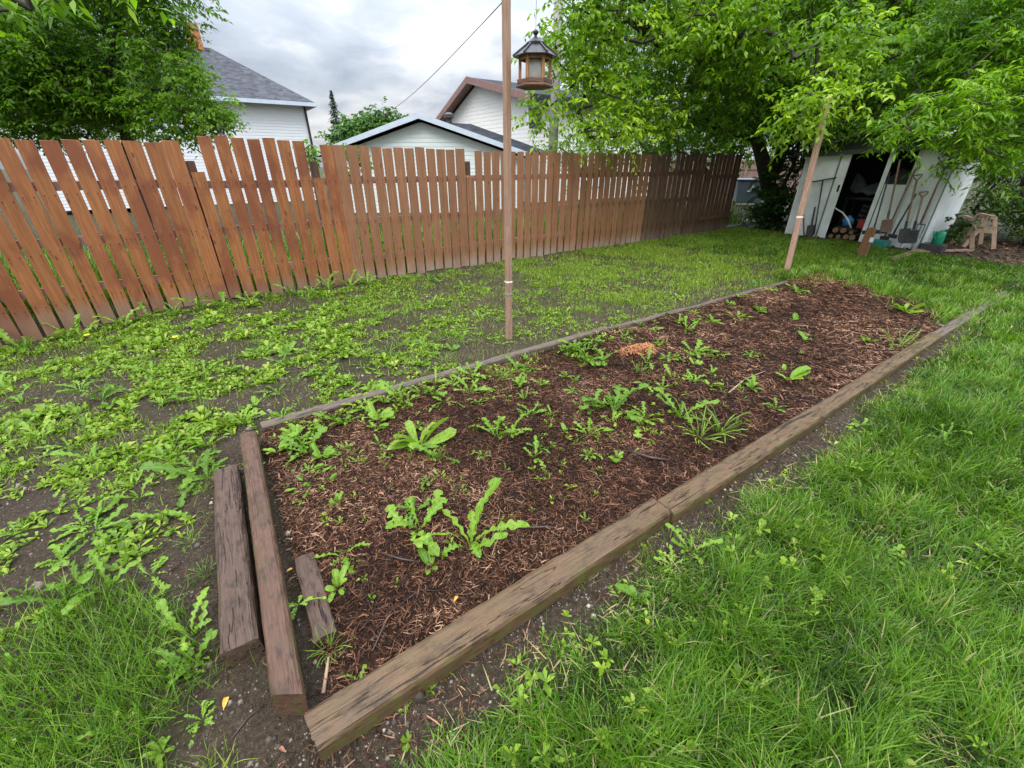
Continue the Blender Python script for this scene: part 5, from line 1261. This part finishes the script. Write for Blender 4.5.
# two-storey house behind: gable in the plane X = bx0
bp = AT(467, 77, 24); bx0 = bp.x; bL = PX(435, 121, bx0); bR = PX(530, 94, bx0)
bh = empty('house', (bx0, bp.y, 0), 'two-storey cream house with a brown-trimmed gable behind the garage', 'house')
sl = (bp.z - bL.z) / (bL.y - bp.y); hl = (bL.y - bp.y); hr = (bp.y - bR.y); slr = (bp.z - bR.z) / hr; dep = 9.0
m = MB(); ins = .45
def bext(z):
    t1 = max(0.0, (bp.z - .25 - z) / sl); t2_ = max(0.0, (bp.z - .25 - z) / slr); return (-min(hr - ins, t2_), min(hl - ins, t1))
laps(m, lambda a, z, d: (-d + .5, a, z), 0, bp.z - .27, bext, .16, .008)
m.prism([(.51, -(hr - ins), 0), (.51, hl - ins, 0), (.51, hl - ins, bp.z - (hl - ins) * sl - .28), (.51, 0, bp.z - .28), (.51, -(hr - ins), bp.z - (hr - ins) * slr - .28)], (dep - .9, 0, 0)); m.build('wall', M['siding2'], bh)
m = MB(); m.prism([(0, hl, bL.z), (0, 0, bp.z), (0, -hr, bR.z), (0, -hr, bR.z - .12), (0, 0, bp.z - .12), (0, hl, bL.z - .12)], (dep, 0, 0)); rf = m.build('roof', M['shingle2'], bh)
m = MB(); m.prism([(-.04, hl + .03, bL.z + .02), (-.04, 0, bp.z + .03), (-.04, -hr - .03, bR.z + .02), (-.04, -hr - .03, bR.z - .24), (-.04, 0, bp.z - .24), (-.04, hl + .03, bL.z - .24)], (.038, 0, 0)); m.build('barge_board', M['fascia_brown'], bh)
m = MB(); m.prism([(.0, hl, bL.z - .125), (.0, .02, bp.z - .125), (.0, .02, bp.z - .145), (.0, hl, bL.z - .145)], (.5, 0, 0)); m.build('soffit', M['fascia_brown'], bh)
wa, wb = PX(527, 106, bx0 + .45), PX(539, 131, bx0 + .45)
# side wing facing the camera, with the window, right of the gable
wy = -(hr - ins); m = MB()
laps(m, lambda a, z, d: (a, wy - d, z), 0, bR.z - .15, lambda z: (.5, dep - .4), .16, .008); m.build('wall', M['siding2'], bh)
w0, w1 = PY(527, 105, bp.y + wy), PY(540, 131, bp.y + wy)
wn = MB(); wn.box(w0.x - bx0, w1.x - bx0 + .1, wy - .06, wy + .0, w1.z, w0.z); wf = wn.build('window', M['cream_trim'], bh)
wn = MB(); wn.box(w0.x - bx0 + .08, w1.x - bx0 + .02, wy - .075, wy - .061, w1.z + .08, w0.z - .08); wn.build('pane', M['window'], wf)
m = MB(); m.box(-.02, dep, -hr - .02, -hr + .02, bR.z - .22, bR.z + .03); m.build('gutter', M['black'], bh)
c0, c1 = PY(560, 68, bp.y - 1.2), PY(577, 95, bp.y - 1.2)
m = MB(); laps(m, lambda a, z, d: (a, -1.2 - d, z), 0 + bR.z - .2, c0.z, lambda z: (c0.x - bx0, c1.x - bx0), .16, .015); m.box(c0.x - bx0, c1.x - bx0, -1.195, -.5, bR.z - .2, c0.z); m.build('chimney', M['siding'], rf)

# dark lower roof of the same house, showing past the garage gable
Q = [AT(424, 121, 22), AT(471, 124, 22), AT(549, 152, 20), AT(424, 152, 20)]
m = MB(); m.prism([(q_.x - bx0, q_.y - bp.y, q_.z) for q_ in Q], (.03, .04, -.12)); lr = m.build('lower_roof', M['shingle2'], bh)
vp = AT(449, 121, 21.6); m = MB(); m.lathe([(.13, -.35), (.13, .10), (.22, .11), (.22, .24), (.08, .32)], 10, (vp.x - bx0, vp.y - bp.y, vp.z)); m.build('roof_vent', M['dark'], lr)
# utility pole and service line
ua = AT(553, 150, 15); up = empty('utility_pole', (ua.x, ua.y, 0), 'grey utility pole rising behind the bird feeder', 'utility pole')
m = MB(); m.tube([(0, 0, 0), (0, 0, 7.5)], [.15, .12], 12); m.build('shaft', M['upole'], up, smooth=True)
m = MB(); m.box(-.7, .7, -.05, .05, 6.9, 7.0); m.build('crossarm', M['upole'], up)
pa, pb_ = AT(372, 119, 30), AT(560, -60, 7)
pts = []
for i in range(25):
    f = i / 24; q_ = pa.lerp(pb_, f); q_.z -= .35 * math.sin(math.pi * f); pts.append(q_ - pa)
m = MB(); m.tube(pts, .008, 6); o = m.build('power_line', M['dark'], None, tuple(pa), smooth=True); tag(o, 'thin grey overhead wire sagging across the sky above the garage', 'wire')

# beyond the end of the fence: lane, bin and brown fence
fa = AT(740, 190, 27); lane = MB(); lane.box(11.8, 14.0, 6.75, 8.2, .012, .05); o = lane.build('path', M['concrete']); tag(o, kind='structure')
bn = AT(746, 205, 19); wb_ = empty('wheelie_bin', (bn.x, bn.y, 0), 'slate-blue wheeled rubbish bin with a white emblem beyond the end of the fence', 'bin', rz=R(-50))
bw = 1.15
m = MB(); 
V = []
for z, s in ((0.12, .40), (.95, .52)): V += [(-s * bw, -s * .8, z), (s * bw, -s * .8, z), (s * bw, s * .8, z), (-s * bw, s * .8, z)]
m.add(V, [(3, 2, 1, 0), (4, 5, 6, 7), (0, 1, 5, 4), (1, 2, 6, 5), (2, 3, 7, 6), (3, 0, 4, 7)]); m.build('body', M['bin'], wb_, bevel=.03)
m = MB(); m.box(-.64, .64, -.46, .46, .955, 1.03); m.build('lid', M['bin'], wb_, bevel=.03)
m = MB(); m.add([(-.10, -.405, .62), (.12, -.405, .62), (.02, -.425, .82)], [(0, 1, 2)]); m.box(-.17, .17, -.407, -.396, .56, .60); m.build('emblem', M['white'], wb_)
for sx in (-1, 1):
    m = MB(); m.tube([(sx * .40, .30, .12), (sx * .47, .30, .12)], .12, 12); m.build('wheel', M['black'], wb_)
bf = empty('board_fence', (fa.x, fa.y, 0), 'plain brown board fence across the lane beyond the picket fence', 'fence', rz=R(-55))
m = MB()
for k in range(50): m.box(-6 + k * .24, -6 + k * .24 + .232, -.02, .02, 0, 1.75)
m.build('boards', M['farwall'], bf)
m = MB(); m.box(-6, 6, -.07, -.021, 1.25, 1.35); m.build('rail', M['farwall'], bf)
for k in range(5):
    m = MB(); m.box(-5 + k * 2.5, -4.88 + k * 2.5, -.16, -.071, 0, 1.6); m.build('post', M['farwall'], bf)

# ------------------------------------------------------------------ sky, sun, camera
w = bpy.data.worlds.new('World'); scene.world = w; w.use_nodes = True; nt = w.node_tree; nt.nodes.clear()
def N(typ, **kw):
    n_ = nt.nodes.new(typ)
    for k_, v_ in kw.items(): setattr(n_, k_, v_)
    return n_
def WM(op, a, b=None, clamp=False):
    n_ = N('ShaderNodeMath', operation=op, use_clamp=clamp)
    for i, v_ in enumerate((a, b)):
        if v_ is None: continue
        if hasattr(v_, 'links'): nt.links.new(v_, n_.inputs[i])
        else: n_.inputs[i].default_value = v_
    return n_.outputs[0]
out = N('ShaderNodeOutputWorld'); bg = N('ShaderNodeBackground'); nt.links.new(bg.outputs[0], out.inputs[0])
SUN_EL, SUN_AZ = R(52), R(222)
sky = N('ShaderNodeTexSky', sky_type='NISHITA'); sky.sun_disc = False; sky.sun_elevation = SUN_EL; sky.sun_rotation = R(90) - SUN_AZ
tc = N('ShaderNodeTexCoord'); sp_ = N('ShaderNodeSeparateXYZ'); nt.links.new(tc.outputs['Generated'], sp_.inputs[0])
zc = WM('MAXIMUM', sp_.outputs[2], 0.0)
div = WM('ADD', zc, .22)
cx = N('ShaderNodeCombineXYZ'); nt.links.new(WM('DIVIDE', sp_.outputs[0], div), cx.inputs[0]); nt.links.new(WM('DIVIDE', sp_.outputs[1], div), cx.inputs[1])
def WN(scale, detail, rough, dist, off):
    t_ = N('ShaderNodeTexNoise'); t_.inputs['Scale'].default_value = scale; t_.inputs['Detail'].default_value = detail; t_.inputs['Roughness'].default_value = rough; t_.inputs['Distortion'].default_value = dist
    mp_ = N('ShaderNodeMapping'); mp_.inputs['Location'].default_value = off; nt.links.new(cx.outputs[0], mp_.inputs[0]); nt.links.new(mp_.outputs[0], t_.inputs['Vector']); return t_.outputs['Fac']
cl = WN(.85, 7, .55, .35, (3.1, 1.7, 0)); cl2 = WN(2.4, 6, .55, .4, (0.4, 5.2, 0))
mixn = WM('ADD', WM('MULTIPLY', cl, .66), WM('MULTIPLY', cl2, .34))
rp = N('ShaderNodeValToRGB'); nt.links.new(mixn, rp.inputs[0]); e_ = rp.color_ramp.elements
e_[0].position = .38; e_[0].color = (.41, .465, .55, 1); e_[1].position = .62; e_[1].color = (1.0, 1.0, 1.01, 1)
x_ = rp.color_ramp.elements.new(.48); x_.color = (.57, .62, .70, 1)
# overcast brightness: the zenith is about three times as bright as the horizon
gain = WM('MULTIPLY', WM('ADD', .45, WM('MULTIPLY', WM('POWER', zc, 1.3), 3.7)), 1.0)
mx_ = N('ShaderNodeMix', data_type='RGBA', blend_type='MULTIPLY'); mx_.inputs[0].default_value = 1.0; nt.links.new(rp.outputs[0], mx_.inputs[6])
cg = N('ShaderNodeCombineXYZ'); [nt.links.new(gain, cg.inputs[i]) for i in range(3)]; nt.links.new(cg.outputs[0], mx_.inputs[7])
scl = N('ShaderNodeMix', data_type='RGBA', blend_type='MULTIPLY'); scl.inputs[0].default_value = 1.0; nt.links.new(mx_.outputs[2], scl.inputs[6]); scl.inputs[7].default_value = (10, 10, 10, 1)
cv = N('ShaderNodeMix', data_type='RGBA', blend_type='MIX'); cv.inputs[0].default_value = .93; nt.links.new(sky.outputs[0], cv.inputs[6]); nt.links.new(scl.outputs[2], cv.inputs[7])
nt.links.new(cv.outputs[2], bg.inputs[0]); bg.inputs[1].default_value = .10
sd_ = bpy.data.lights.new('sun', 'SUN'); sd_.energy = 1.5; sd_.angle = R(22); sd_.color = (1, .97, .92)
so = bpy.data.objects.new('sun', sd_); COL.objects.link(so)
dirv = Vector((math.cos(SUN_EL) * math.cos(SUN_AZ), math.cos(SUN_EL) * math.sin(SUN_AZ), math.sin(SUN_EL)))
so.rotation_euler = dirv.to_track_quat('Z', 'Y').to_euler(); so.location = dirv * 30

cam = bpy.data.cameras.new('camera'); cam.sensor_fit = 'HORIZONTAL'; cam.sensor_width = 36; cam.lens = 36 * F_PX / 1024; cam.clip_start = .05; cam.clip_end = 1000
co = bpy.data.objects.new('camera', cam); COL.objects.link(co); co.location = (0, 0, CAM_H); co.rotation_euler = (R(90) - PITCH, 0, -YAW)
scene.camera = co
vs = scene.view_settings; scene.display_settings.display_device = 'sRGB'; vs.view_transform = 'Standard'; vs.look = 'None'; vs.exposure = 0.68; vs.gamma = 1; vs.use_curve_mapping = False
scene.cycles.max_bounces = 6; scene.cycles.diffuse_bounces = 4; scene.cycles.transmission_bounces = 4; scene.cycles.transparent_max_bounces = 4
scene.cycles.use_denoising = True; scene.cycles.denoiser = 'OPENIMAGEDENOISE'; scene.cycles.denoising_input_passes = 'RGB_ALBEDO_NORMAL'; scene.cycles.denoising_prefilter = 'NONE'
